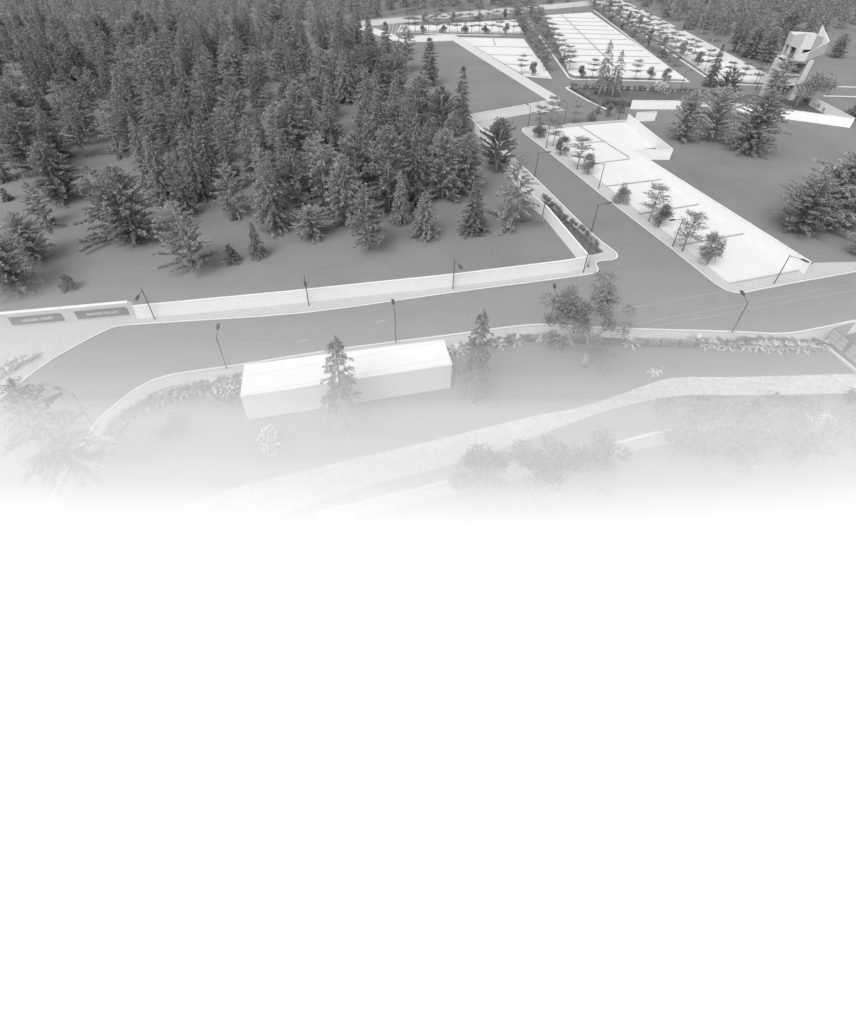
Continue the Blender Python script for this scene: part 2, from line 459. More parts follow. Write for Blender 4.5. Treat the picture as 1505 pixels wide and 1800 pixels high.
# entrance sign wall, built along its base line
def sign_wall():
    a, b = W(-40, 583), W(246, 556)
    t = thing('entrance_sign_wall', 'pale entrance wall with two dark name panels at the left edge', 'sign wall', (a.x, a.y, 0), math.atan2(b.y - a.y, b.x - a.x))
    L = (b - a).length
    h = 3.0
    u = (b - a).normalized()
    def along(px, py, zz):
        # distance along the wall of a pixel on its face
        best = min((i * L / 4000 for i in range(-200, 4200)), key=lambda s: abs(proj(a + u * s + Vector((0, 0, zz)))[0] - px))
        return best
    mb = MB()
    r = .9
    prof = [(-6, 0), (L, 0), (L, h - r)] + [(L - r + r * math.cos(k * R(15)), h - r + r * math.sin(k * R(15))) for k in range(1, 7)] + [(-6, h)]
    n_ = len(prof)
    mb.add([(x, -.25, z) for x, z in prof] + [(x, .25, z) for x, z in prof], [tuple(range(n_)), tuple(range(n_, 2 * n_))[::-1]] + [(i, n_ + i, n_ + (i + 1) % n_, (i + 1) % n_) for i in range(n_)])
    mb.obj('wall_body', M['signwall'], t)
    # raised white rim over the top
    mb = MB()
    for k in range(len(prof) - 3):
        pass
    mb.box(((L - r - 6) / 2, 0, h + .07), (L - r + 6, .62, .14))
    for k in range(1, int(L / 4.5)):
        mb.box((k * 4.5, 0, h + .19), (.3, .3, .1))
    mb.obj('coping', M['cap'], t)
    def panel(x0, x1, z0, z1, txt, size, label):
        p = MB(); rr = .45
        pr = [(x0, z0), (x1, z0), (x1, z1 - rr)] + [(x1 - rr + rr * math.cos(k * R(18)), z1 - rr + rr * math.sin(k * R(18))) for k in range(1, 6)] + [(x0, z1)]
        m_ = len(pr)
        p.add([(x, -.32, z) for x, z in pr] + [(x, -.25, z) for x, z in pr], [tuple(range(m_)), ] + [(i, m_ + i, m_ + (i + 1) % m_, (i + 1) % m_) for i in range(m_)])
        po = p.obj('name_panel', M['sign'], t)
        po['label'] = label
        cu = bpy.data.curves.new('lettering', 'FONT')
        cu.body = txt
        cu.size = size
        cu.extrude = .04
        cu.align_x = 'CENTER'
        cu.align_y = 'CENTER'
        tmp = bpy.data.objects.new('lettering', cu)
        me = bpy.data.meshes.new_from_object(tmp)
        bpy.data.objects.remove(tmp)
        me.materials.clear()
        me.materials.append(M['letter'])
        lo = link('lettering', me, po)
        wd = max(v.co.x for v in me.vertices) - min(v.co.x for v in me.vertices)
        want = (x1 - x0) * .60
        lo.scale = (want / wd, 1, 1)
        lo.rotation_euler = (R(90), 0, 0)
        lo.location = ((x0 + x1) / 2 + .1, -.37, (z0 + z1) / 2)
    zm = 1.5
    panel(along(20, 566, zm), along(112, 560, zm), .75, 2.35, '\u0cac\u0c97\u0cb2\u0c9f\u0cb9\u0c82 \u0cac\u0ca1\u0cbe\u0c95\u0cb5', 0.72, 'dark panel with raised regional script')
    panel(along(135, 556, zm), along(226, 549, zm), .75, 2.35, 'MANHARA ENCLAVE', 0.68, 'dark panel with raised capitals MANHARA ENCLAVE')
def proj(p):
    d = p.y * cP - (p.z - H) * sP
    return CX + F * p.x / d, CY - F * (p.y * sP + (p.z - H) * cP) / d
sign_wall()
# white shop block
def shop():
    q = [(436, 738), (792, 682)]
    a, b = W(*q[0]), W(*q[1])
    h = height(436, 738, 696.5)
    c, d = W(780, 597, h), W(430, 641, h)
    t = thing('flat_building', 'long plain white flat-roofed building beside the main road', 'building', (a.x, a.y, 0))
    lo = [Vector((p.x - a.x, p.y - a.y)) for p in (a, b, c, d)]
    mb = MB(); mb.prism(lo, -.1, h - .12)
    mb.obj('wall', M['shop'], t)
    cen = sum(lo, Vector((0, 0))) / 4
    mb = MB(); mb.prism([p + (p - cen).normalized() * .04 for p in lo], h - .12, h)
    mb.obj('roof', M['shop'], t)
    return a, h
shop()
# tapered bin beside it
p = W(589, 733)
bn = thing('tapered_bin', 'grey tapered bin standing between the white building and a spruce', 'bin', p)
mb = MB()
v = []
for z, r in ((0, .42), (1.75, .68)):
    v += [(-r, -r, z), (r, -r, z), (r, r, z), (-r, r, z)]
mb.add(v, [(3, 2, 1, 0)] + [(i, (i + 1) % 4, 4 + (i + 1) % 4, 4 + i) for i in range(4)] + [(4, 5, 6, 7)])
mb.obj('bin_body', M['divider'], bn)
mb = MB(); mb.box((0, 0, 1.85), (1.45, 1.45, .18)); mb.obj('lid', M['metal'], bn)

# road dashes
for (x0, y0, x1, y1), lb in (((521, 601.5, 541, 597), 'short worn pale dash painted on the road, farther left'), ((660, 566.5, 678, 562.5), 'short worn pale dash painted on the road beside the middle lamp')):
    a, b = W(x0, y0), W(x1, y1)
    mb = MB()
    for k in range(4):
        mb.strip([a.lerp(b, k / 4 + .02), a.lerp(b, k / 4 + .22)], -.16 - .05 * (k % 2), .16, .013, .018)
    tag(mb.obj('road_dash', M['mark']), lb, 'road marking', kind='thing')

# ---------------------------------------------------------------- street lamps
lamp_me = {}
def lamp_meshes():
    h = 6.2
    mb = MB()
    mb.tube([(0, 0, 0), (0, 0, .5), (0, 0, h)], [.13, .10, .06], 8)
    mb.tube([(0, 0, 0), (0, 0, .12)], [.2, .2], 8)
    lamp_me['pole'] = mb.mesh('pole', M['metal'])
    mb = MB(); mb.tube([(0, 0, h - .35), (.7, 0, h - .12), (1.9, 0, h)], [.045, .045, .04], 6)
    lamp_me['arm'] = mb.mesh('arm', M['metal'])
    mb = MB()
    prof = [(1.7, .10), (2.0, .24), (2.9, .22), (3.05, .10)]
    v = [(x, s * w_, h + .10 if i in (1, 2) else h + .05) for i, (x, w_) in enumerate(prof) for s in (-1, 1)] + [(x, s * w_, h - .05) for x, w_ in prof for s in (-1, 1)]
    f = [(2 * i, 2 * i + 1, 2 * i + 3, 2 * i + 2) for i in range(3)] + [(8 + 2 * i, 8 + 2 * i + 2, 8 + 2 * i + 3, 8 + 2 * i + 1) for i in range(3)]
    f += [(2 * i, 2 * i + 2, 8 + 2 * i + 2, 8 + 2 * i) for i in range(3)] + [(2 * i + 1, 8 + 2 * i + 1, 8 + 2 * i + 3, 2 * i + 3) for i in range(3)] + [(0, 8, 9, 1), (6, 7, 15, 14)]
    mb.add(v, f)
    lamp_me['lamp_head'] = mb.mesh('lamp_head', M['metal'])
    mb = MB(); mb.box((2.45, 0, h - .065), (.8, .36, .03))
    lamp_me['lens'] = mb.mesh('lens', M['lampglass'])
lamp_meshes()
def lamp(bx, by, hx, hy, label):
    p = W(bx, by)
    hp = W(hx, hy, 6.2)
    o = thing('street_lamp', label, 'street lamp', (p.x, p.y, .0), math.atan2(hp.y - p.y, hp.x - p.x), 'street lamps along the kerbs')
    link('pole', lamp_me['pole'], o)
    link('arm', lamp_me['arm'], o)
    hd = link('lamp_head', lamp_me['lamp_head'], o)
    link('lens', lamp_me['lens'], hd)
for a in [
    (272.5, 562, 239, 529, 'dark street lamp beside the right end of the sign wall'),
    (543.5, 538, 537, 499, 'dark street lamp against the middle of the long white wall'),
    (796, 509, 812, 472, 'dark street lamp against the right part of the long white wall'),
    (1025, 480, 1055, 446, 'dark street lamp on the corner where the branch road begins'),
    (1360, 500, 1424, 462, 'dark street lamp below the end of the near plot wall'),
    (1286, 586, 1301, 508, 'dark street lamp by the agave row facing the road corner'),
    (965, 573, 974, 497, 'dark street lamp half hidden behind the spreading tree'),
    (696, 603, 690, 525, 'dark street lamp behind the right half of the white building'),
    (399, 649, 385, 564, 'dark street lamp left of the white building'),
    (164, 748, 98, 681, 'pale misty street lamp at the curve by the leaning conifer'),
    (1039.5, 408, 1080, 355, 'dark street lamp beside the planted bed on the branch road'),
    (1052, 332, 1043, 288, 'dark street lamp before the middle near plot'),
    (1182, 434, 1180, 387, 'dark street lamp among shrubs before the lowest near plot'),
    (960, 261, 948, 215, 'dark street lamp before the upper near plots by a layered tree'),
    (940, 311, 968, 267, 'dark street lamp behind the tall pale pine on the branch road'),
    (928, 225, 924, 181, 'dark street lamp at the tip of the near plot pavement'),
    (991, 219, 990, 176, 'dark street lamp on the upper edge of the near plots'),
    (1087, 210, 1089, 168, 'dark street lamp by the upper corner of the near plots'),
    (1025, 170, 1022, 132, 'dark street lamp at the tip of the planted island'),
    (1071, 152, 1072, 119, 'dark street lamp behind the two slim island conifers'),
    (1196, 158, 1212, 124, 'dark street lamp where the far street meets the island'),
    (1329, 157, 1336, 122, 'dark street lamp by the end of the right boundary wall'),
    (1455, 167, 1462, 130, 'dark street lamp right of the tower tree'),
    (1007, 23, 1014, 4, 'tiny distant street lamp before the farthest wall, right one'),
    (953, 24, 960, 5, 'tiny distant street lamp before the farthest wall, left one'),
    (1156, 102, 1165, 82, 'distant street lamp along the tree-lined far street'),
]: lamp(*a)

# ---------------------------------------------------------------- leaves and trees
def leaf_mesh(name, m, P, D, ln, wd, rng, flat=0.0):
    """P base points, D unit directions; one four-cornered leaf each"""
    P, D = np.asarray(P, float), np.asarray(D, float)
    N = len(P)
    D = D / (np.linalg.norm(D, axis=1, keepdims=True) + 1e-9)
    rv = rng.normal(size=(N, 3))
    if flat: rv[:, 2] *= (1 - flat)
    S = np.cross(D, rv)
    S /= (np.linalg.norm(S, axis=1, keepdims=True) + 1e-9)
    if flat:
        S[:, 2] *= (1 - flat)
    ln = np.broadcast_to(np.asarray(ln, float).reshape(-1, 1), (N, 1))
    wd = np.broadcast_to(np.asarray(wd, float).reshape(-1, 1), (N, 1))
    mid = P + D * ln * .45
    V = np.stack([P, mid + S * wd, P + D * ln, mid - S * wd], 1).reshape(-1, 3)
    me = bpy.data.meshes.new(name)
    me.vertices.add(4 * N)
    me.vertices.foreach_set('co', V.astype('f').ravel())
    me.loops.add(4 * N)
    me.loops.foreach_set('vertex_index', np.arange(4 * N, dtype='i'))
    me.polygons.add(N)
    me.polygons.foreach_set('loop_start', np.arange(0, 4 * N, 4, dtype='i'))
    me.materials.append(m)
    me.update()
    me.validate()
    return me, V

def conifer(seed, name, R0=.27, start=.05, whorls=24, per=6, droop=.25, rise=0.0, power=.9, lean=.0, gaps=.12, dens=1.0, m='needle', bark='bark', lw=.15, ll=.40, trunk=.022, bulge=0.0):
    """a conifer of height 10: (trunk mesh with its limbs, crown mesh, crown corner points)"""
    rng = np.random.default_rng(seed)
    hh = 10.0
    T = MB()
    bend = rng.normal(0, .12 + lean, 2)
    axis = lambda t: np.array([bend[0] * math.sin(t * 2.2), bend[1] * math.sin(t * 2.7), t * hh])
    T.tube([axis(t) for t in np.linspace(0, .97, 8)], [hh * trunk * (1 - .93 * t) for t in np.linspace(0, .97, 8)], 6)
    P, D, LN = [], [], []
    for wi in range(whorls):
        t = start + (1 - start) * (wi + rng.uniform(-.3, .3)) / whorls
        t = min(max(t, start), .985)
        u = (t - start) / (1 - start)
        prof = (1 - u) ** power
        if bulge: prof = prof * (1 - bulge) + bulge * math.sqrt(max(0, 1 - (2 * u - .75) ** 2 / 1.6)) * (1 - u ** 4)
        a0 = rng.uniform(0, 6.28)
        for k in range(per):
            if rng.random() < gaps: continue
            a = a0 + 6.283 * k / per + rng.normal(0, .25)
            L = hh * R0 * prof * rng.uniform(.62, 1.15) + .18
            s0 = axis(t)
            d0 = np.array([math.cos(a), math.sin(a), rise + rng.normal(0, .08) + .35 * u])
            nst = max(3, int(L / .20))
            prev = s0.copy()
            pts = [prev.copy()]
            for j in range(1, nst + 1):
                q = j / nst
                prev = s0 + d0 * L * q + np.array([0, 0, -droop * L * q * q * 1.1])
                pts.append(prev.copy())
            if L > .6 and t > .12: T.tube([pts[0], pts[len(pts) // 2], pts[-1]], [.026 * (1 - u) + .012, .013, .005], 3, cap=False)
            for j in range(1, len(pts)):
                q = j / (len(pts) - 1)
                if q < .22 and start > .02: continue
                di = pts[j] - pts[j - 1]
                di /= np.linalg.norm(di) + 1e-9
                side = np.cross(di, [0, 0, 1.0])
                nn = max(3, int((6.5 + 4 * (1 - q)) * dens))
                for _ in range(nn):
                    sgn = 1 if rng.random() < .5 else -1
                    dv = di * rng.uniform(.35, 1.0) + side * sgn * rng.uniform(.2, 1.0) + np.array([0, 0, rng.normal(-.05, .35)])
                    P.append(pts[j] + rng.normal(0, .05, 3))
                    D.append(dv)
                    LN.append(ll * rng.uniform(.55, 1.25) * (.6 + .4 * prof))
    for _ in range(14):
        P.append(axis(.93 + .05 * rng.random())); D.append(rng.normal(0, .35, 3) + [0, 0, 1]); LN.append(.5)
    me, V = leaf_mesh('crown', M[m], P, D, LN, np.array(LN) * lw * 1.6, rng)
    return T.mesh('trunk', M[bark], True), me, V, hh

CON = {
    'spruce': [conifer(11, 's', .27, .03, 26, 7, .30, .05), conifer(12, 's', .24, .03, 27, 7, .34, .0, gaps=.18, m='needled'), conifer(13, 's', .30, .02, 24, 7, .28, .08)],
    'pine': [conifer(21, 'p', .27, .24, 18, 6, .10, .15, .6, .1, .22, bulge=.5), conifer(22, 'p', .24, .30, 16, 6, .05, .25, .6, .15, .25, bulge=.6, m='needled'), conifer(23, 'p', .29, .18, 19, 6, .15, .12, .7, .1, .25, bulge=.4)],
    'bushy': [conifer(31, 'b', .34, .04, 26, 8, .30, .45, .55, .1, .12, bulge=.65, dens=.95), conifer(32, 'b', .38, .03, 25, 8, .25, .5, .6, .15, .15, bulge=.6, dens=.95), conifer(33, 'b', .31, .06, 26, 8, .35, .4, .6, .1, .15, bulge=.7, dens=.95, m='needled')],
    'broad': [conifer(91, 'w', .36, .02, 24, 8, .30, .55, .45, .1, .16, bulge=.85, dens=.9, ll=.36, m='palen'), conifer(92, 'w', .40, .02, 23, 8, .22, .6, .45, .15, .2, bulge=.8, dens=.9, ll=.36, m='palen')],
    'narrow': [conifer(41, 'n', .17, .05, 27, 6, .22, .15, .6, bulge=.3), conifer(42, 'n', .19, .08, 25, 6, .2, .1, .7, bulge=.2, m='needled')],
    'open': [conifer(51, 'o', .42, .05, 17, 6, .12, .05, .75, .1, .28, dens=1.25, trunk=.02), conifer(52, 'o', .38, .10, 17, 6, .05, .15, .55, .15, .28, dens=1.25, bulge=.45, trunk=.02)],
    'dark': [conifer(61, 'd', .33, .18, 17, 7, .0, .35, .5, .1, .18, bulge=.7, dens=1.25, m='needled')],
    'sapling': [conifer(71, 'y', .30, .03, 12, 6, .15, .3, .9, ll=.9, trunk=.03), conifer(72, 'y', .42, .03, 9, 6, .1, .3, .8, ll=1.0, trunk=.03)],
    'hazed': [conifer(85, 's', .21, .30, 20, 6, .30, .15, .55, .1, .25, ll=.28, lw=.11, dens=1.5, m='hazed', bulge=.4)],
    'frond': [conifer(81, 'f', .20, .26, 17, 6, .5, .05, .7, .05, .15, ll=.30, lw=.12, dens=1.7, m='palen'), conifer(82, 'f', .21, .32, 16, 5, .35, .15, .6, .1, .22, ll=.30, lw=.12, dens=1.7, m='palen', bulge=.3)],
}
rr = random.Random(4)
def plant(kind, x, y, hgt, label, group, wide=1.0, name='conifer', var=None, px=True, cat='tree'):
    p = W(x, y) if px else Vector((x, y, 0))
    pr = CON[kind][(var if var is not None else rr.randrange(9)) % len(CON[kind])]
    o = thing(name, label, cat, (p.x, p.y, -.05), rr.uniform(0, 6.28), group)
    s = hgt / pr[3]
    o.scale = (s * wide, s * wide, s)
    link('trunk', pr[0], o)
    link('crown', pr[1], o)
    return o
KW = {'spruce': 'dense cone-shaped spruce', 'pine': 'tall open-crowned pine', 'bushy': 'broad bushy pine', 'narrow': 'slim column-like conifer', 'open': 'wide sparse pine with pale bare trunk', 'dark': 'dark round-topped pine'}

placed = []
def hand(kind, bx, by, ty, label, wide=1.0, group=None, name='conifer', var=None):
    h = height(bx, by, ty)
    p = W(bx, by)
    placed.append((p.x, p.y))
    return plant(kind, bx, by, h, label, group, wide, name, var)
G_L = 'conifers of the forest on the left'
G_R = 'conifers of the forest on the right'
for a in [
    ('open', 341, 474, 354, 'wide pine with pale bare lower trunk, nearest the long white wall', 1.05),
    ('open', 205.6, 422, 290, 'pale-trunked wide pine left of the open ground, fourth row from the wall', 1.0),
    ('bushy', 240, 424, 292, 'dense dark bushy pine touching a pale-trunked pine on its left', .95),
    ('bushy', 113, 352, 250, 'broad pine with short pale stem at the left clearing', 1.1),
    ('pine', 53, 281, 196, 'slender pine with long pale trunk near the left edge', 1.0),
    ('pine', 152, 275, 188, 'slim pine with thin dark stem above the left clearing', .8),
    ('spruce', 103, 279, 185, 'dense spruce with skirt on the ground above the left clearing', 1.0),
    ('spruce', 272, 325, 205, 'tall dense spruce with dark base left of the bare-branched pine', .8),
    ('broad', 66, 458, 372, 'grey bushy pine at the left edge, upper of two', 1.1),
    ('broad', 30, 512, 405, 'largest bushy pine at the left edge above the sign wall', 1.15),
    ('open', 84, 398, 320, 'low wide pine between two clearings by the left edge', .9),
    ('spruce', 8, 318, 250, 'spruce cut by the left edge beside a sapling', 1.0),
    ('spruce', 454, 451, 391, 'small dark spruce alone in front of the forest', 1.15),
    ('open', 415.5, 376, 286, 'pine with white forked bare trunk in mid forest front', .9),
    ('broad', 549, 419, 365, 'low broad pale pine at the forest front', 1.45),
    ('pine', 576, 378, 232, 'tall pine with clean pale trunk behind the low broad pine', .9),
    ('spruce', 484, 403, 262, 'tall dense spruce behind the small dark spruce', .85),
    ('dark', 532, 380, 262, 'dark pine left of the tall pale-trunked pine', .9),
    ('pine', 648, 439, 322, 'airy pine with pale straight trunk standing out before the forest', 1.0),
    ('spruce', 746, 416, 336, 'broad spruce, left of the two by the wall corner', 1.3),
    ('spruce', 830, 408, 318, 'broad spruce, right of the two by the wall corner', 1.25),
    ('open', 898, 393, 272, 'tall wide pine with thick pale trunk at the wall of the branch road', 1.05),
    ('dark', 872, 303, 208, 'very dark pine leaning over the branch road wall', 1.05),
    ('dark', 772, 268, 152, 'dark pine with a bare grey trunk left of a pointed spruce', .8),
    ('spruce', 809, 234, 114, 'pointed tall spruce at the right rim of the forest', .75),
    ('narrow', 755, 149, 66, 'lone slim conifer at the edge of the empty field', 1.25),
    ('bushy', 778, 349, 226, 'dense bushy pine below the bare-trunked dark pine', .8),
    ('bushy', 820, 340, 232, 'dense bushy pine behind the right broad spruce', .75),
    ('bushy', 684, 371, 220, 'massive dense pine in the front of the forest centre', .75),
    ('spruce', 729, 358, 203, 'tall narrow spruce right of the massive dense pine', .62),
    ('bushy', 612, 395, 272, 'dense pine just left of the airy pale-trunked pine', .8),
    ('spruce', 705, 392, 300, 'spruce tucked between massive pine and left broad spruce', .8),
]: hand(a[0], a[1], a[2], a[3], a[4], a[5], G_L)
for bx, by, ty, lb, v in ((123, 508, 482, 'small spreading sapling on bare ground near the sign wall', 1), (14, 352, 329, 'small pointed sapling at the left edge', 0), (410, 461, 427, 'small pointed sapling left of the small dark spruce', 0), (412, 386, 372, 'tiny seedling at the foot of the bare-branched pine', 1)):
    hand('sapling', bx, by, ty, lb, 1.2, 'conifer saplings', 'conifer_sapling', v)
for a in [
    ('broad', 1197, 246, 158, 'broad pine at the left of the clump before the island', 1.0),
    ('broad', 1246, 247, 150, 'tall bushy pine in the middle of the clump before the island', .9),
    ('broad', 1312, 268, 158, 'largest dark pine at the right of the clump before the island', 1.2),
    ('dark', 1262, 205, 120, 'pine rising behind the clump before the island', .8),
    ('broad', 1398, 408, 306, 'front broad pine nearest the near plot wall', 1.2),
    ('broad', 1443, 400, 262, 'tallest broad pine in the group right of the near plots', 1.15),
    ('broad', 1488, 388, 276, 'spreading pine at the right of the group beside the near plots', 1.1),
    ('open', 1515, 452, 400, 'low pine cut by the right edge above the main road', 1.3),
    ('spruce', 1512, 300, 240, 'spruce cut by the right edge beside the grey field', 1.0),
    ('spruce', 1500, 208, 142, 'dense spruce at the right edge behind the kerb lines', 1.0),
    ('bushy', 1470, 101, 58, 'lone pine on the bare ground right of the tower top', 1.0),
]: hand(a[0], a[1], a[2], a[3], a[4], a[5], G_R)
for a in [
    ('frond', 1052, 169, 71, 'slim tall island conifer with long thin pale trunk, left of two', .9),
    ('frond', 1075, 171, 88, 'shorter slim island conifer with thin pale trunk, right of two', .95),
    ('spruce', 1247, 152, 78, 'pointed conifer on the corner of the far street', .85),
    ('pine', 1350, 186, 94, 'conifer leaning against the left side of the tower', .95),
]: hand(a[0], a[1], a[2], a[3], a[4], a[5], 'ornamental conifers round the island', 'ornamental_conifer')
for a in [
    ('frond', 611, 755, 594, 'drooping spruce with pale stem in front of the white building', .95, 0),
    ('frond', 833, 707, 546, 'pale feathery conifer right of the white building', .8, 0),
    ('hazed', 172, 866, 668, 'pale misty conifer leaning over the lower left curve', 1.0, 0),  # its crown colour carries part of the haze
]: hand(a[0], a[1], a[2], a[3], a[4], a[5], 'conifers in the misty garden', 'garden_conifer', a[6])

# the rest of the forest: scattered, denser to the back
def inside(x, y):
    if x < 1000 and y >= 0:
        lim = [(0, 1095), (6, 1040), (14, 880), (20, 800), (36, 620), (45, 600), (66, 612), (90, 640), (110, 680), (125, 722), (180, 745), (240, 765), (300, 790), (360, 830), (395, 640)]
        if y > 380 - max(0, 330 - x) * .24: return False
        if x < 40 and 145 < y < 205: return False
        if 585 < x < 640 and 185 < y < 262: return False
        if 640 < x < 760 and 130 < y < 185 and x > 700: return False
        if 130 < x < 245 and 275 < y: return False
        if x < 60 and 285 < y: return False
        if 60 < x < 150 and 225 < y < 262 : return False
        if 425 < x < 480 and 225 < y < 262: return False
        if 590 < x < 640 and 290 < y < 330: return False
        for (a, b), (c, d) in zip(lim[:-1], lim[1:]):
            if a <= y <= c: return x < b + (d - b) * (y - a) / (c - a)
        return False
    if x > 1100:
        line = 8 + (x - 1103) * .515
        if x < 1350: return y < min(line - 10, 112)
        return y < 96 - (x - 1350) * .22 - (18 if x > 1440 else 0)
    return False
rng = random.Random(77)
cand = []
tries = 0
pts = list(placed)
grid = {}
def gk(p): return (int(p[0] // 12), int(p[1] // 12))
for p in pts: grid.setdefault(gk(p), []).append(p)
while tries < 26000:
    tries += 1
    y = 395 * rng.random() ** 1.35
    x = rng.uniform(-60, 1560)
    if not inside(x, y): continue
    p = W(x, y)
    q = (p.x, p.y)
    dist = p.y
    sp = 6.3 + dist * .0085
    k = gk(q)
    if any((a - q[0]) ** 2 + (b - q[1]) ** 2 < sp * sp for i in (-1, 0, 1) for j in (-1, 0, 1) for a, b in grid.get((k[0] + i, k[1] + j), [])): continue
    grid.setdefault(k, []).append(q)
    cand.append((dist, x, y))
cand.sort()
NEAR = 300 - 34 - 12
print('forest trees', len(cand))
for d, x, y in cand[:NEAR]:
    kind = rng.choice(['spruce', 'spruce', 'spruce', 'bushy', 'pine', 'pine', 'narrow', 'narrow', 'open', 'dark'])
    h = rng.uniform(11, 16.5) * (.9 if kind == 'open' else 1)
    row = 'front' if d < 150 else 'middle' if d < 215 else 'back'
    if x < 1000:
        third = 'left third' if x < 230 else 'centre' if x < 470 else 'right part'
        lab = '%s in the %s of the left forest, %s' % (KW[kind], row, third)
        gr = G_L
    else:
        lab = '%s in the forest behind the right boundary wall' % KW[kind]
        gr = G_R
    plant(kind, x, y, h, lab, gr, rng.uniform(.85, 1.12))
# far rows as one mass
far = cand[NEAR:]
frng = np.random.default_rng(9)
base = []
for kind in ('spruce', 'bushy', 'pine', 'narrow'):
    pr = CON[kind][0]
    V = pr[2].reshape(-1, 4, 3)
    idx = frng.permutation(len(V))[:900]
    v = V[idx]
    c = v.mean(1, keepdims=True)
    base.append(c + (v - c) * 1.9)
chunks, tr = [], MB()
for d, x, y in far:
    p = W(x, y)
    s = frng.uniform(1.1, 1.65)
    a = frng.uniform(0, 6.28)
    rot = np.array([[math.cos(a), -math.sin(a), 0], [math.sin(a), math.cos(a), 0], [0, 0, 1]])
    chunks.append((base[frng.integers(0, 4)].reshape(-1, 3) * [s * .9, s * .9, s]) @ rot.T + np.array([p.x, p.y, 0]))
    tr.tube([(p.x, p.y, 0), (p.x, p.y, 9.3 * s)], [.25, .04], 5)
if chunks:
    V = np.concatenate(chunks).astype('f')
    N = len(V) // 4
    me = bpy.data.meshes.new('far_woods')
    me.vertices.add(4 * N); me.vertices.foreach_set('co', V.ravel())
    me.loops.add(4 * N); me.loops.foreach_set('vertex_index', np.arange(4 * N, dtype='i'))
    me.polygons.add(N); me.polygons.foreach_set('loop_start', np.arange(0, 4 * N, 4, dtype='i'))
    me.materials.append(M['needle']); me.update(); me.validate()
    fo = tag(link('far_woods', me), 'far rows of conifers merging at the top of the picture', 'woods', kind='stuff')
    tr.obj('trunks', M['bark'], fo)['kind'] = 'stuff'

# ---- broadleaf trees
def blob_leaves(rng, cs, n, surface=.55):
    """leaf points over a set of clumps (x, y, z, rx, rz)"""
    P, D = [], []
    wts = np.array([c[3] ** 2 for c in cs]); wts = wts / wts.sum()
    for i in rng.choice(len(cs), n, p=wts):
        c = cs[i]
        d = rng.normal(size=3); d /= np.linalg.norm(d)
        r = rng.uniform(surface, 1.0) * (1 + .18 * math.sin(5 * d[0] + 3 * d[1] + i))
        P.append([c[0] + d[0] * c[3] * r, c[1] + d[1] * c[3] * r, c[2] + d[2] * c[4] * r])
        D.append(d + rng.normal(0, .6, 3) + [0, 0, -.15])
    return P, D
def layered(seed):
    """young tree of height 7.5 with flat tiers of leaves"""
    rng = np.random.default_rng(seed)
    T = MB()
    T.tube([(0, 0, 0), (.05, .03, 2.5), (0, .06, 5), (.05, 0, 7.2)], [.10, .08, .055, .02], 6)
    P, D = [], []
    for z, r in ((3.3, 2.2), (5.2, 2.35), (6.9, 1.5)):
        nb = 7
        a0 = rng.uniform(0, 6.28)
        for k in range(nb):
            a = a0 + k * 6.283 / nb + rng.normal(0, .25)
            L = r * rng.uniform(.75, 1.15)
            e = np.array([math.cos(a) * L, math.sin(a) * L, z + rng.normal(.1, .12)])
            T.tube([(0, .03, z - .25), e], [.03, .008], 4, cap=False)
            for j in range(85):
                q = rng.uniform(.25, 1.05)
                c = np.array([0, 0, z - .2]) * (1 - q) + e * q
                P.append(c + rng.normal(0, 1, 3) * [.30, .30, .05])
                D.append(rng.normal(0, 1, 3) * [1, 1, .25])
    me, V = leaf_mesh('crown', M['leaf'], P, D, rng.uniform(.25, .45, len(P)), .11, rng, flat=.6)
    return T.mesh('trunk', M['darkbark'], True), me
def bush(seed, n=2200, r=1.5, z0=.55, m='leaf', trunk=True, hh=4.2, ll=(.18, .36)):
    rng = np.random.default_rng(seed)
    T = MB()
    cs = []
    for k in range(9):
        a = rng.uniform(0, 6.28); q = rng.uniform(0, .75); z = rng.uniform(z0 + .5, hh - .6)
        wid = r * 1.15 * (1 - abs((z - hh * .45) / (hh * .75)) ** 2)
        cs.append((math.cos(a) * q * wid, math.sin(a) * q * wid, z, rng.uniform(.45, .85) * r * .62, rng.uniform(.5, .8) * r * .6))
        T.tube([(0, 0, z0 * .6), (math.cos(a) * q * wid * .5, math.sin(a) * q * wid * .5, z * .6), cs[-1][:3]], [.05, .03, .01], 4, cap=False)
    T.tube([(0, 0, 0), (0, 0, hh * .6)], [.08, .04], 6)
    P, D = blob_leaves(rng, cs, n, .35)
    P = np.array(P) + rng.normal(0, .10, (len(P), 3)) * [1, 1, .8]
    D = np.array(D) + [0, 0, .35]
    me, V = leaf_mesh('crown', M[m], P, D, rng.uniform(*ll, len(P)) * 1.15, .05, rng)
    return T.mesh('trunk', M['darkbark'], True), me
LAY = [layered(s) for s in (1, 2, 3)]
BUS = [bush(s) for s in (4, 5, 6)]
LOWB = [bush(s, 700, 1.15, .05, hh=1.9, ll=(.12, .26)) for s in (7, 8)]
def put(pr, name, label, cat, group, x, y, s, parts=('trunk', 'crown'), sz=None, z=.12):
    p = W(x, y)
    o = thing(name, label, cat, (p.x, p.y, z), rr.uniform(0, 6.28), group)
    o.scale = (s, s, sz or s)
    for nm, me in zip(parts, pr): link(nm, me, o)
    return o
GT = 'young layered street trees'
GS = 'upright shrubs between the street trees'
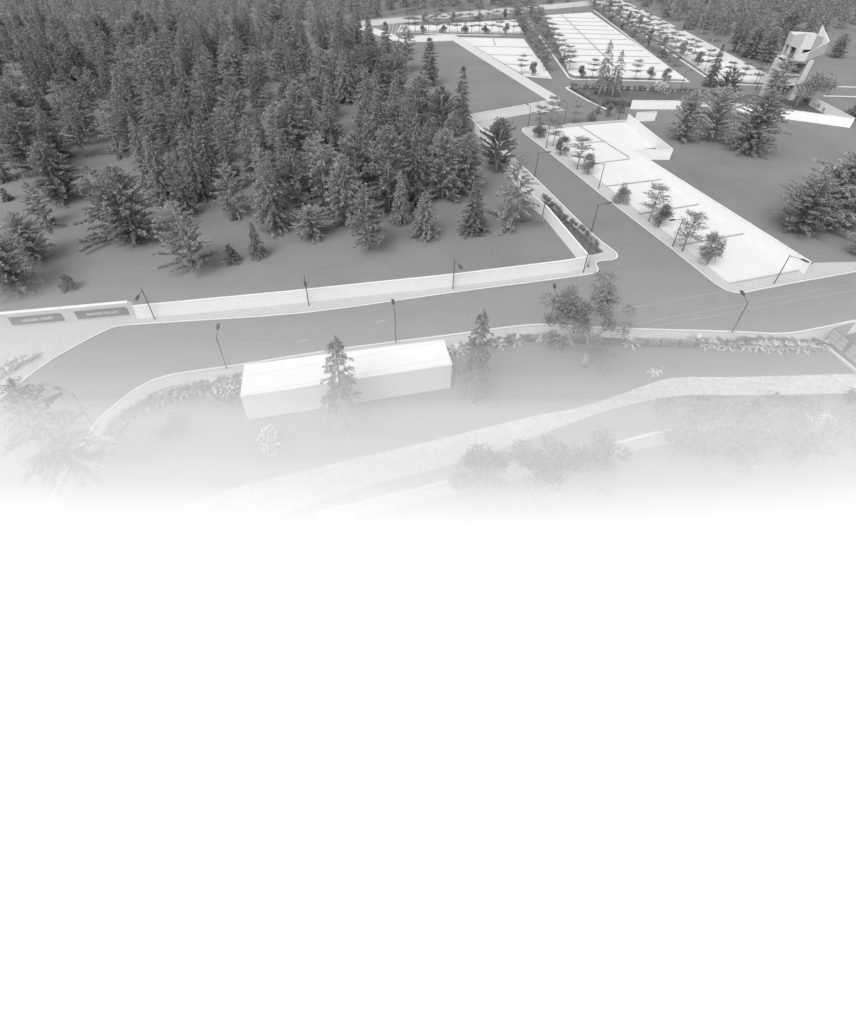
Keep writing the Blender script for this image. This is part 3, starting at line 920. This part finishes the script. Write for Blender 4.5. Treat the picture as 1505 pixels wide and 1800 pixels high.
near_t = [
    (1140, 390, 1.0, 'layered young tree beside the second lowest near plot'), (1199, 443, 1.0, 'layered young tree beside the lowest near plot, lamp at its left'), (1014, 299, 1.0, 'layered young tree before the fourth near plot'),
    (972, 258, 1.0, 'layered young tree beside the lamp on the upper near plots'), (945, 232, .9, 'layered young tree at the tip of the near plots'), (1008, 218, .85, 'layered young tree on the upper edge of the near plots'), (968, 214, .9, 'layered young tree overhanging the upper road by the field wall'),
]
for x, y, s, lb in near_t: put(rr.choice(LAY), 'street_tree', lb, 'tree', GT, x, y, s * 1.1)
for x, y, s, lb in [
    (1242, 466, 1.15, 'fluffy shrub nearest the road corner before the lowest plot'), (1157, 400, 1.0, 'fluffy shrub under the second layered tree'), (1088, 357, .95, 'fluffy shrub alone between two lamps before the plots'), (1033, 308, .95, 'fluffy shrub right of the fourth layered tree'),
    (984, 275, .95, 'fluffy shrub before the upper near plots'), (948, 243, 1.0, 'fluffy shrub at the tip of the near plot pavement'), (1040, 213, .8, 'fluffy shrub on the upper edge of the near plots'), (1068, 205, .75, 'fluffy shrub overhanging the upper road left of the plot corner lamp'),
    (1050, 200, .65, 'fluffy shrub near the island tip'), (1090, 199, .75, 'fluffy shrub beside the plot corner lamp'),
]: put(rr.choice(BUS), 'street_shrub', lb, 'shrub', GS, x, y, s * 1.3)
def row(a, b, n, lbt, lbs, start=0, s=1.0):
    A, B = W(*a), W(*b)
    for i in range(n):
        t = (i + rr.uniform(.35, .65)) / n
        p = A.lerp(B, t)
        x, y = proj(p)
        if (i + start) % 3 < 2: put(rr.choice(LAY), 'street_tree', lbt, 'tree', GT, x, y, s * rr.uniform(1.0, 1.25))
        else: put(rr.choice(BUS), 'street_shrub', lbs, 'shrub', GS, x, y, s * rr.uniform(1.1, 1.45))
row((899, 12), (962, 131), 22, 'layered tree in the row left of the first far street', 'shrub in the tree row left of the first far street')
row((921, 14), (1004, 131), 22, 'layered tree in the row right of the first far street', 'shrub in the tree row right of the first far street', 1)
row((1036, 10), (1192, 122), 22, 'layered tree in the row left of the second far street', 'shrub in the tree row left of the second far street', 1)
row((1062, 8), (1256, 137), 26, 'layered tree in the row right of the second far street', 'shrub in the tree row right of the second far street')
row((712, 58), (922, 61), 17, 'layered tree along the narrow far strip, near side', 'shrub along the narrow far strip, near side')
row((720, 46), (912, 33), 12, 'layered tree along the narrow far strip, far side', 'shrub along the narrow far strip, far side', 1)
for x, y, k, lb in ((916, 131, 0, 'layered tree at the foot of the triangular far plot'), (935, 133, 1, 'shrub at the foot of the triangular far plot'), (1020, 139, 1, 'shrub at the left foot of the wide far plots'), (1040, 139, 0, 'layered tree behind the slim island conifers'), (1115, 141, 0, 'layered tree at the middle foot of the wide far plots'),
                    (1141, 141, 1, 'shrub at the middle foot of the wide far plots'), (1168, 145, 1, 'large shrub at the right foot of the wide far plots'), (1276, 145, 0, 'layered tree at the foot of the right far plots, left one'), (1302, 147, 0, 'layered tree at the foot of the right far plots, middle one'), (1327, 148, 0, 'layered tree at the foot of the right far plots, right one')):
    put(rr.choice(BUS if k else LAY), 'street_shrub' if k else 'street_tree', lb, 'shrub' if k else 'tree', GS if k else GT, x, y, 1.15 if k else .95)

# garden bushes and round misty trees
def round_bush(x, y, r, label, flower=0.0, n=1500, dense=.7, seed=0, sparse=False):
    rng_ = np.random.default_rng(seed + 100)
    p = W(x, y)
    o = thing('garden_bush', label, 'bush', (p.x, p.y, 0), 0, 'round bushes in the garden')
    cs = [(rng_.normal(0, .38 * r), rng_.normal(0, .38 * r), r * rng_.uniform(.45, 1.1), r * rng_.uniform(.4, .6), r * rng_.uniform(.35, .55)) for _ in range(9)]
    P, D = blob_leaves(rng_, cs, n, .6)
    me, V = leaf_mesh('foliage', M['leafm'], P, D, rng_.uniform(.12, .28, n), .06, rng_)
    link('foliage', me, o)
    T = MB()
    for c in cs: T.tube([(0, 0, 0), c[:3]], [.04, .012], 4, cap=False)
    T.obj('stems', M['darkbark'], o)
    if flower:
        P, D = blob_leaves(rng_, cs, int(n * flower), .95)
        me, V = leaf_mesh('blossom', M['flower'], P, D, .26, .11, rng_)
        link('blossom', me, o)
round_bush(312, 760, 1.6, 'sparse grey bush on the misty grass left of the white building', n=2000, seed=1)
round_bush(468, 790, 1.7, 'round bush covered in white blossom below the white building', .45, seed=2)
round_bush(405, 698, 1.9, 'leafy bush at the left corner of the white building', .12, seed=3)
round_bush(973, 612, 1.8, 'round bush among agaves left of the spreading tree', .05, seed=4, n=1900)
round_bush(1160, 163, 2.6, 'white-blossomed bush on the planted island', .6, seed=5)
round_bush(1046, 165, 1.3, 'small dark bush near the island tip', seed=6, n=500)
round_bush(1078, 170, 1.4, 'small dark bush under the slim island conifers', seed=8, n=500)
def round_tree(x, y, ty, wpx, label, seed):
    rng_ = np.random.default_rng(seed)
    p = W(x, y)
    h = height(x, y, ty)
    r = wpx / px_per_m(x, y) / 2
    o = thing('round_tree', label, 'tree', (p.x, p.y, 0), 0, 'round leafy trees in the mist')
    cs = []
    T = MB()
    T.tube([(0, 0, 0), (.1, 0, h * .3), (0, 0, h * .6)], [.25, .2, .1], 8)
    for k in range(22):
        a = rng_.uniform(0, 6.28); u = rng_.uniform(0, 1)
        z = h * (.32 + .58 * u)
        q = r * math.sqrt(rng_.random()) * math.sqrt(max(.05, 1 - ((u - .3) / .85) ** 2))
        c = (q * math.cos(a), q * math.sin(a), z, rng_.uniform(.7, 1.2), rng_.uniform(.5, .85))
        cs.append(c)
        T.tube([(0, 0, h * .3), (c[0] * .5, c[1] * .5, h * .3 + (z - h * .3) * .6), c[:3]], [.09, .05, .015], 4, cap=False)
    cs.append((0, 0, h * .93, .8, .8))
    P, D = blob_leaves(rng_, cs, 4200, .45)
    D = np.array(D) + [0, 0, -.25]
    me, V = leaf_mesh('crown', M['leafm'], P, D, rng_.uniform(.25, .5, 4200), .09, rng_)
    T.obj('trunk', M['darkbark'], o, True)
    link('crown', me, o)
for k, a in enumerate([(1175, 815, 700, 105, 'misty round tree, leftmost of the right-hand clump'), (1262, 835, 715, 110, 'misty round tree in the middle of the right-hand clump'), (1335, 800, 705, 100, 'misty round tree behind the right-hand clump'), (1392, 825, 690, 115, 'tallest misty round tree, right end of the right-hand clump'),
                        (838, 875, 785, 85, 'faint round tree at the left of the left-hand misty clump'), (935, 880, 768, 110, 'faint round tree in the middle of the left-hand misty clump'), (1025, 862, 770, 100, 'faint round tree at the right of the left-hand misty clump'), (1500, 790, 698, 100, 'misty round tree cut by the right edge')]):
    round_tree(*a, 300 + k)

# spreading tree with bare limbs
def banyan():
    b = W(1029, 641)
    Y = b.y
    o = thing('spreading_tree', 'large spreading tree with thick pale twisting limbs beside the road', 'tree', b)
    loc = lambda x, y, dy=0: PV(x, y, Y + dy) - b
    T = MB()
    def limb(pts, r0, r1):
        q = [loc(*p) for p in pts]
        T.tube(q, [r0 + (r1 - r0) * i / (len(q) - 1) for i in range(len(q))], 8)
    T.tube([(-.25, 0, -.1), loc(1030, 632), loc(1033, 620)], [.62, .42, .40], 10)
    for a in range(5): T.tube([(.55 * math.cos(a * 1.3), .5 * math.sin(a * 1.3), -.1), (0, 0, 1.0)], [.2, .2], 6)
    limb([(1033, 622), (1036, 608), (1046, 596), (1060, 578), (1067, 560), (1062, 540), (1064, 515), (1066, 490)], .40, .06)
    limb([(1033, 622), (1034, 600), (1032, 588), (1025, 575), (1012, 556, 1), (995, 540, 1.5)], .32, .08)
    limb([(1034, 600), (1036, 585, 1), (1034, 565, 1.5), (1030, 545, 2)], .22, .07)
    limb([(1033, 618), (1048, 613, -1), (1062, 612, -1.5), (1080, 623, -2)], .2, .07)
    limb([(1060, 580), (1075, 578, -1), (1088, 572, -1.5)], .16, .05)
    limb([(1025, 575), (1008, 570, -1), (985, 562, -1)], .16, .05)
    T.obj('trunk', M['bark'], o, True)
    rng_ = np.random.default_rng(55)
    cs = []
    def clump(x, y, rx, ry, k, dy=0):
        c = loc(x, y, dy)
        m_ = 1 / px_per_m(1029, 641)
        for _ in range(k):
            a, b_ = rng_.normal(0, .42, 2)
            cs.append((c.x + a * rx * m_, c.y + rng_.normal(0, .5 * rx * m_), c.z + b_ * ry * m_ * 1.25, max(rx, ry) * m_ * rng_.uniform(.28, .45), max(rx, ry) * m_ * rng_.uniform(.22, .34)))
    clump(1064, 505, 19, 28, 16); clump(1068, 535, 34, 14, 12); clump(1045, 522, 18, 14, 6)
    clump(1000, 546, 44, 20, 22, 1.2); clump(985, 560, 26, 12, 8, .5); clump(1030, 545, 22, 16, 8, 1.5)
    clump(1080, 575, 24, 12, 10, -1); clump(1052, 598, 18, 14, 7, -1); clump(1062, 620, 26, 20, 10, -2.2); clump(1022, 570, 26, 8, 6, .5)
    n_ = 15000
    P, D = blob_leaves(rng_, cs, n_, .3)
    me, V = leaf_mesh('crown', M['leaf'], P, D, rng_.uniform(.16, .32, n_), .085, rng_)
    link('crown', me, o)
    # hanging roots
    r_ = MB()
    for k in range(9):
        p = loc(1010 + k * 2.2, 572, rng_.uniform(-.5, 1))
        r_.tube([p, p + Vector((rng_.normal(0, .1), 0, -rng_.uniform(1.2, 2.4)))], [.025, .012], 4)
    r_.obj('hanging_roots', M['darkbark'], o)
banyan()
# slender tree right of the tower
def tower_tree():
    b = W(1397, 191)
    Y = b.y
    o = thing('slender_tree', 'thin-stemmed leafy tree leaning right in front of the tower', 'tree', b)
    loc = lambda x, y, dy=0: PV(x, y, Y + dy) - b
    T = MB()
    T.tube([(0, 0, 0), loc(1406, 172), loc(1414, 158)], [.22, .16, .12], 8)
    rng_ = np.random.default_rng(71)
    cs = []
    for x, y in ((1405, 160), (1418, 150), (1430, 140), (1443, 141), (1456, 142), (1435, 152), (1450, 155), (1420, 165), (1410, 152), (1462, 150), (1440, 133), (1428, 160)):
        p = loc(x, y, rng_.uniform(-2, 2))
        T.tube([loc(1410, 165), p], [.08, .02], 5)
        cs.append((p.x, p.y, p.z, rng_.uniform(1.5, 2.2), rng_.uniform(.9, 1.4)))
    T.obj('trunk', M['bark'], o, True)
    P, D = blob_leaves(rng_, cs, 2600, .3)
    me, V = leaf_mesh('crown', M['leaf'], P, D, rng_.uniform(.35, .7, 2600), .15, rng_)
    link('crown', me, o)
tower_tree()

# ---------------------------------------------------------------- agaves, hedges, small plants
def agave_mesh(seed, nb=24):
    rng_ = np.random.default_rng(seed)
    mb = MB()
    for k in range(nb):
        a = k * 2.4 + rng_.normal(0, .15)
        el = .12 + 1.15 * (k / nb) + rng_.normal(0, .08)
        L = rng_.uniform(1.45, 1.95) * (1 - .25 * k / nb)
        d = Vector((math.cos(a), math.sin(a), 0))
        s = Vector((-math.sin(a), math.cos(a), 0))
        prev = None
        v, f = [], []
        for j in range(6):
            q = j / 5
            e = el - .75 * q * q
            c = d * (L * q * math.cos(el * .9)) + Vector((0, 0, .12 + L * (math.sin(el) * q - .42 * q * q)))
            wdt = (.10 + .07 * math.sin(q * 2.2)) * (1 - q ** 4) + .004
            v += [c + s * wdt + Vector((0, 0, .06 * (1 - q))), c - Vector((0, 0, .05 * (1 - q))), c - s * wdt + Vector((0, 0, .06 * (1 - q)))]
        for j in range(5):
            o_ = j * 3
            f += [(o_, o_ + 3, o_ + 4, o_ + 1), (o_ + 1, o_ + 4, o_ + 5, o_ + 2), (o_ + 2, o_ + 5, o_ + 3, o_)]
        mb.add(v, f)
    return mb.mesh('blades', M['agave'])
AG = [agave_mesh(s) for s in (1, 2, 3)]
def agave(x, y, s, label, group):
    p = W(x, y)
    o = link('agave', rr.choice(AG))
    o.location = (p.x, p.y, .08)
    o.rotation_euler.z = rr.uniform(0, 6.28)
    o.scale = (s, s, s)
    tag(o, label, 'plant', group)
GA = 'agaves in the lower planting bed'
left_ag = [(222, 733), (235, 726), (302, 697), (316, 692), (346, 684), (404, 671), (193, 772), (174, 806), (205, 752), (209, 742), (199, 764), (189, 782), (181, 794), (246, 719), (258, 712), (272, 708), (287, 702), (331, 686), (373, 677), (388, 674), (419, 669), (170, 816), (158, 836)]
for i, (x, y) in enumerate(left_ag):
    lb = 'pale agave in the row along the curved pavement left of the white building'
    if (x, y) == (331, 686): lb = 'agave standing alone in a gap of the curved row'
    agave(x, y, 1.1, lb, GA)
for x, y, lb in [(801, 617, 'agave at the right corner of the white building'), (812, 615, 'agave left of the feathery conifer'), (876, 606, 'agave peeping out right of the feathery conifer'), (908, 600, 'agave alone between the feathery conifer and round bush'), (956, 597, 'agave at the upper left of the round bush'), (994, 600, 'agave at the right of the round bush'), (1107, 604, 'agave right of the spreading tree before the clipped hedge')]:
    agave(x, y, 1.15, lb, GA)
for x, y in [(1224, 600), (1237, 606), (1252, 607), (1275, 608), (1289, 607), (1311, 608), (1331, 610), (1345, 611), (1361, 611), (1379, 611), (1404, 612), (1419, 613), (1441, 606)]:
    agave(x, y, 1.2, 'agave in the dense row between the clipped hedge and the gate', GA)
for x, y in [(3, 662), (14, 655), (25, 650), (37, 642), (50, 636), (60, 630), (-6, 654), (6, 648), (20, 641), (35, 634)]:
    agave(x, y, .85, 'agave in the bed on the paved corner under the sign wall', 'agaves under the sign wall')
def hedge(x0, y0, x1, y1, label, hgt=.95, wd=.9, seed=0):
    rng_ = np.random.default_rng(seed + 900)
    a, b = W(x0, y0), W(x1, y1)
    o = thing('clipped_hedge', label, 'hedge', a)
    L = (b - a).length
    n_ = int(L * 300)
    u = (b - a).normalized(); s = Vector((-u.y, u.x, 0))
    P = []
    D = []
    for _ in range(n_):
        q = rng_.random() * L
        th = rng_.uniform(-.2, 3.34)
        rad = 1 + rng_.normal(0, .05) + .06 * math.sin(q * 3)
        sx = abs(math.cos(th)) ** .5 * math.copysign(1, math.cos(th)) * wd / 2 * rad
        sz = max(0.03, abs(math.sin(th)) ** .5 * hgt * rad * math.copysign(1, math.sin(th)))
        c = u * q + s * sx + Vector((0, 0, sz))
        P.append(c); D.append(s * math.cos(th) + Vector((rng_.normal(0, .5), rng_.normal(0, .5), math.sin(th) + rng_.normal(0, .4))))
    me, V = leaf_mesh('foliage', M['agave'], P, D, rng_.uniform(.10, .2, n_), .05, rng_)
    link('foliage', me, o)
    mb = MB(); mb.strip([Vector((0, 0)), Vector(((b - a).x, (b - a).y))], -wd * .38, wd * .38, 0, hgt * .85)
    mb.obj('hedge_core', M['leaf'], o)
hedge(1113, 603, 1133, 604, 'clipped hedge segment, leftmost of four by the pavement', seed=1)
hedge(1137, 604, 1156, 605, 'clipped hedge segment, second from the spreading tree', seed=2)
hedge(1160, 605, 1188, 606, 'longest clipped hedge segment by the pavement', seed=3)
hedge(1192, 606.5, 1216, 607.5, 'clipped hedge segment touching the agave row', seed=4)
hedge(922, 596, 950, 594.5, 'low clipped hedge left of the round bush', .6, seed=5)
hedge(838, 612, 868, 607, 'low clipped hedge behind the feathery conifer', .5, seed=6)
hedge(302, 693, 322, 687, 'low clipped hedge in the curved agave row', .5, seed=7)
def small_row(a, b, n_, label, group, s=.5, z=.15, jitter=.3, fl=False):
    A, B = W(*a), W(*b)
    for i in range(n_):
        p = A.lerp(B, (i + .5) / n_)
        x, y = proj(p + Vector((rr.uniform(-jitter, jitter), rr.uniform(-jitter, jitter), 0)))
        put(rr.choice(LOWB), 'low_shrub', label, 'shrub', group, x, y, s * rr.uniform(.8, 1.25), z=z)
small_row((953, 347), (1054, 436), 20, 'low shrub in the bed beside the branch road', 'low shrubs beside the branch road', .62)
small_row((957, 358), (1047, 440), 14, 'low shrub in the bed beside the branch road', 'low shrubs beside the branch road', .5)
small_row((1003, 154.5), (1235, 164), 34, 'low shrub in the row along the far side of the island', 'low shrubs round the island', .85, .2)
small_row((1004, 157), (1058, 189), 16, 'low shrub in the row along the left side of the island', 'low shrubs round the island', .85, .2)
small_row((1058, 184), (1108, 186), 9, 'low shrub by the left end of the island wall', 'low shrubs round the island', 1.1, .2)
small_row((1412, 178), (1462, 204), 12, 'low shrub along the wall behind the tower', 'low shrubs by the tower', .9, .2)
for a_, b_, n_ in (((176, 800), (206, 748), 7), ((206, 748), (258, 712), 8), ((258, 712), (332, 686), 9), ((332, 686), (420, 668), 9)):
    small_row(a_, b_, n_, 'dark low shrub filling between the agaves of the curved row', 'low shrubs among the agaves', .62, .08)
for a_, b_, n_ in (((800, 614), (930, 595), 12), ((985, 596), (1015, 600), 3), ((1222, 604), (1444, 606), 20)):
    small_row(a_, b_, n_, 'dark low shrub filling between the agaves by the straight pavement', 'low shrubs among the agaves', .62, .08)
# blossoms scattered on the grass
rng_ = np.random.default_rng(3)
P, D = [], []
for _ in range(60):
    p = W(rng_.normal(1155, 9), rng_.normal(655, 4)); P.append((p.x, p.y, .12)); D.append(rng_.normal(0, 1, 3) * [1, 1, .2] + [0, 0, .3])
me, V = leaf_mesh('wild_flowers', M['flower'], P, D, .32, .13, rng_)
tag(link('wild_flowers', me), 'sprinkle of white flowers on the grass above the stone bank', 'flowers', kind='stuff')

# ---------------------------------------------------------------- tower
def tower():
    t0 = W(1373, 177) + Vector((0, 3.2, 0))
    Y = t0.y - 3.2
    t = thing('viewing_tower', 'pale angular tower with a folded balcony and boxy top room', 'tower', t0)
    L = lambda p: Vector(p) - t0
    zb = PV(1415, 109.5, Y - 2).z
    def loft(bot, top, z0, z1, name='fin', m='towerw', par=None):
        mb = MB()
        n_ = len(bot)
        mb.add([(x, y, z0) for x, y in bot] + [(x, y, z1) for x, y in top], [tuple(range(n_))[::-1], tuple(range(n_, 2 * n_))] + [(i, (i + 1) % n_, n_ + (i + 1) % n_, n_ + i) for i in range(n_)])
        return mb.obj(name, M[m], par or t)
    def rect(x0, x1, y0, y1): return [(x0, y0), (x1, y0), (x1, y1), (x0, y1)]
    # outer fins lean outwards towards the balcony, a thin fin stands between them
    loft(rect(-4.5, -3.9, -2.6, 3.0), rect(-4.2, -3.6, -2.6, 3.0), -.1, zb - .5)
    loft(rect(2.6, 4.4, -2.9, 3.0), rect(3.5, 5.3, -2.9, 3.0), -.1, zb)
    loft(rect(-1.3, -.6, -2.2, 2.4), rect(-1.0, -.3, -2.2, 2.4), -.1, zb)
    loft(rect(-3.88, 2.6, 2.45, 3.0), rect(-3.6, 3.5, 2.45, 3.0), -.1, zb, 'back_wall')
    # stair block at the foot with its doorway, a window above each landing
    st = loft(rect(-3.88, -1.32, -3.1, 2.4), rect(-3.75, -1.32, -3.1, 2.4), -.1, zb * .42, 'stair_block')
    mb = MB(); mb.box((.75, -.2, 2.0), (1.9, .3, 4.0)); mb.obj('doorway', M['towerd'], t)
    mb = MB(); mb.box((.75, .5, 2.25), (3.2, 1.0, 4.6)); mb.obj('door_wall', M['towerw'], t)
    mb = MB(); mb.box((-2.6, -3.14, zb * .33), (1.0, .1, .7)); mb.obj('slot', M['towerd'], t)
    for z in (zb * .40, zb * .64):
        mb = MB(); mb.box((1.1, -.9, z), (3.3, 3.6, .45)); mb.obj('landing', M['towerw'], t)
    mb = MB(); mb.box((1.15, -1.9, zb * .52), (3.5, .4, zb * .20)); mb.obj('front_wall', M['towerw'], t)
    mb = MB(); mb.box((-2.45, -1.9, zb * .60), (2.3, .4, zb * .40)); mb.obj('front_wall', M['towerw'], t)
    mb = MB(); mb.box((-2.3, -1.9, zb * .92), (2.6, .4, zb * .12)); mb.obj('front_wall', M['towerw'], t)
    for z, h_ in ((zb * .57, 2.4), (zb * .86, 2.6)):
        mb = MB(); mb.box((1.4, 2.40, z), (1.7, .12, h_)); mb.obj('window', M['towerd'], t)
    mb = MB(); mb.box((-2.3, 2.40, zb * .82), (1.4, .12, 1.6)); mb.obj('window', M['towerd'], t)
    mb = MB(); mb.box((.4, -2.4, zb - .55), (8.6, .5, 1.05)); mb.obj('lintel', M['towerw'], t)
    # balcony floor and folded parapet
    def up(p, py):
        k = (CY - py) / F
        return H + (k * p.y * cP - p.y * sP) / (cP + k * sP)
    a, b, c = W(1392.5, 109, zb), W(1415, 109.5, zb), W(1447.5, 97, zb)
    dt = PV(1446.5, 44, c.y + 3.5)
    d = Vector((dt.x, dt.y, zb))
    e = Vector((a.x - .5, a.y + 8, zb))
    mb = MB(); mb.prism([L(p) for p in (a, b, c, d, e)], zb + .003, zb + .35); mb.obj('balcony_floor', M['towerw'], t)
    th = .4
    ring = [(a, up(a, 98)), (b, up(b, 91.5)), (c, up(c, 72.5)), (d, dt.z)]
    off = offset([Vector((p.x, p.y)) for p, _ in ring], th)
    v = []
    for (p, h_), q in zip(ring, off):
        v += [L((p.x, p.y, zb - .02)), L((p.x, p.y, h_)), L((q.x, q.y, h_)), L((q.x, q.y, zb - .02))]
    f = []
    for i in range(3):
        for k in range(4): f.append((4 * i + k, 4 * i + (k + 1) % 4, 4 * i + 4 + (k + 1) % 4, 4 * i + 4 + k))
    f += [(0, 3, 2, 1), (12, 13, 14, 15)]
    mb = MB(); mb.add(v, f)
    mb.obj('parapet', M['towerw'], t)
    # top room: upright faceted walls under a sloping roof
    z0 = PV(1406, 86.4, Y - .5).z
    E = [W(1388, 80, z0), W(1406, 86.4, z0), W(1425, 87.4, z0), W(1442, 81, z0)]
    bx = Vector(((E[0].x + E[3].x) / 2, max(E[0].y, E[3].y) + 4, z0))
    E += [Vector((E[3].x - .8, bx.y, z0)), Vector((E[0].x + .8, bx.y, z0))]
    tops = [up(E[0], 61), up(E[1], 58.7), up(E[2], 61.5), up(E[3], 66), 0, 0]
    tops[4] = tops[3] + .6
    tops[5] = tops[0] + .3
    mb = MB()
    n_ = 6
    mb.add([L(p) for p in E] + [L((p.x, p.y, h_)) for p, h_ in zip(E, tops)], [tuple(range(n_))[::-1], (6, 7, 10, 11), (7, 8, 9, 10)] + [(i, (i + 1) % n_, n_ + (i + 1) % n_, n_ + i) for i in range(n_)])
    mb.obj('top_room', M['towerw'], t)
    cen = sum(E, Vector()) / 6
    for i, w_ in ((0, .8), (1, 1.5), (3, .9), (4, .8), (5, .8)):
        pp = L(cen + (E[i] - cen) * .86)
        mb = MB(); mb.box((pp.x, pp.y, (zb + z0) / 2 + .16), (w_, w_, z0 - zb - .36)); mb.obj('post', M['towerw'], t)
    mb = MB(); mb.prism([L(cen + (p - cen) * .66) for p in E], zb + .353, z0 - .003); mb.obj('glazing', M['towerd'], t)
tower()

# ---------------------------------------------------------------- glazed gate at the right edge
def gate():
    a = W(1449, 601)
    t = thing('glazed_gate', 'dark framed glazed gate standing at the right edge', 'gate', a)
    h = 2.75
    def panel(b, nx, nz, plinth, pillars, name):
        u = (b - a); Ln = u.length; u = u.normalized()
        ang = math.atan2(u.y, u.x)
        ax = Matrix.Rotation(ang, 3, 'Z')
        at_ = lambda s, z, o=0.0: ax @ Vector((s, o, z))
        fr = MB()
        for k in range(nx + 1): fr.box(at_(Ln * k / nx, (plinth + h) / 2), (.09, .09, h - plinth), ax)
        for k in range(nz + 1): fr.box(at_(Ln / 2, plinth + (h - plinth) * k / nz), (Ln, .07, .08), ax)
        fo = fr.obj('grid_frame', M['frame'], t)
        gl = MB(); gl.box(at_(Ln / 2, (plinth + h) / 2), (Ln - .02, .02, h - plinth - .02), ax)
        gl.obj('pane', M['glass'], fo)
        pl = MB(); pl.box(at_(Ln / 2, plinth / 2), (Ln, .22, plinth), ax); pl.obj('plinth', M['frame'], t)
        for s in pillars:
            pm = MB(); pm.box(at_(s, h / 2 + .1), (.5, .5, h + .2), ax); pm.obj('pillar', M['frame'], t)
        return ax, Ln
    panel(W(1484, 592), 4, 2, .16, (), 'a')
    ax, Ln = panel(W(1580, 706), 8, 3, .55, (3.3, 7.2), 'b')
    kb = MB(); kb.box(ax @ Vector((Ln / 2, -.75, .12)), (Ln + .6, .45, .3), ax); kb.obj('base_kerb', M['kerb'], t)
gate()

# ---------------------------------------------------------------- overhead cables (their poles stand outside the picture)
for (x0, y0, x1, y1), lb in (((300, 679.5, 1130, 534), 'thin pale overhead cable, farthest of three over the road'), ((300, 711, 1130, 563), 'thin pale overhead cable, middle of three over the road'), ((300, 720, 1060, 586.5), 'thin pale overhead cable, nearest of three over the road')):
    z = 8.0
    a, b = W(x0, y0, z), W(x1, y1, z)
    u = (b - a)
    pts = [a + u * s - Vector((0, 0, .5 * math.sin(math.pi * (s + .9) / 2.8))) for s in [-.9 + 2.8 * i / 24 for i in range(25)]]
    mb = MB(); mb.tube(pts, .022, 4)
    tag(mb.obj('overhead_cable', M['cable']), lb, 'cable', 'overhead cables')

# ---------------------------------------------------------------- fog bank added to make the fade to white over the near garden
import bmesh
TAU = [(385, 0), (420, .03), (460, .06), (500, .11), (550, .18), (600, .27), (650, .40), (700, .56), (750, .77), (800, 1.05), (850, 1.4), (900, 1.95), (950, 2.5), (1000, 3.0), (1150, 3.2), (1300, 3.2)]  # fog depth per image row, set for the fade to white
def fog_body(name, sig, share, cap, label):
    """an added body of even fog, shaped along camera rays for the fade: thin at its far rim, deep near the viewpoint"""
    m = bpy.data.materials.new(name)
    m.use_nodes = True
    fn = m.node_tree
    fn.nodes.clear()
    pvn = fn.nodes.new('ShaderNodeVolumePrincipled')
    pvn.inputs['Color'].default_value = (1, 1, 1, 1)
    pvn.inputs['Density'].default_value = sig
    pvn.inputs['Anisotropy'].default_value = 0.0
    out = fn.nodes.new('ShaderNodeOutputMaterial')
    fn.links.new(pvn.outputs[0], out.inputs['Volume'])
    prof = []
    y0 = None
    for y, tau in TAU:
        gp = W(CX, y)
        d = Vector((0, gp.y, -H)); L_ = d.length; d.normalize()
        l = min(share(tau, L_) / sig, cap * L_)
        if l <= 0:
            y0 = y
            continue
        q = gp - d * l
        prof.append((q.y, q.z))
    topz = prof[-1][1]
    prof = [(W(CX, y0).y, -.4)] + prof + [(-70, topz), (-70, -.4)]
    mb = MB()
    n_ = len(prof)
    mb.add([(-150, y, z) for y, z in prof] + [(150, y, z) for y, z in prof], [tuple(range(n_)), tuple(range(n_, 2 * n_))[::-1]] + [(i, n_ + i, n_ + (i + 1) % n_, (i + 1) % n_) for i in range(n_)])
    fo = mb.obj(name, m)
    bm = bmesh.new(); bm.from_mesh(fo.data)
    bmesh.ops.recalc_face_normals(bm, faces=bm.faces)
    bm.to_mesh(fo.data); bm.free()
    tag(fo, label, 'fog', kind='stuff')
THIN = .0135
thin = lambda tau, L: min(tau, .84 * L * THIN)
fog_body('fade_mist', THIN, thin, .84, 'thin tall mist added to fade the near road and garden')
fog_body('fade_fog', .042, lambda tau, L: tau - thin(tau, L) if tau - thin(tau, L) > .02 else 0, .7, 'thick white fog added to fade out the near garden and everything below')
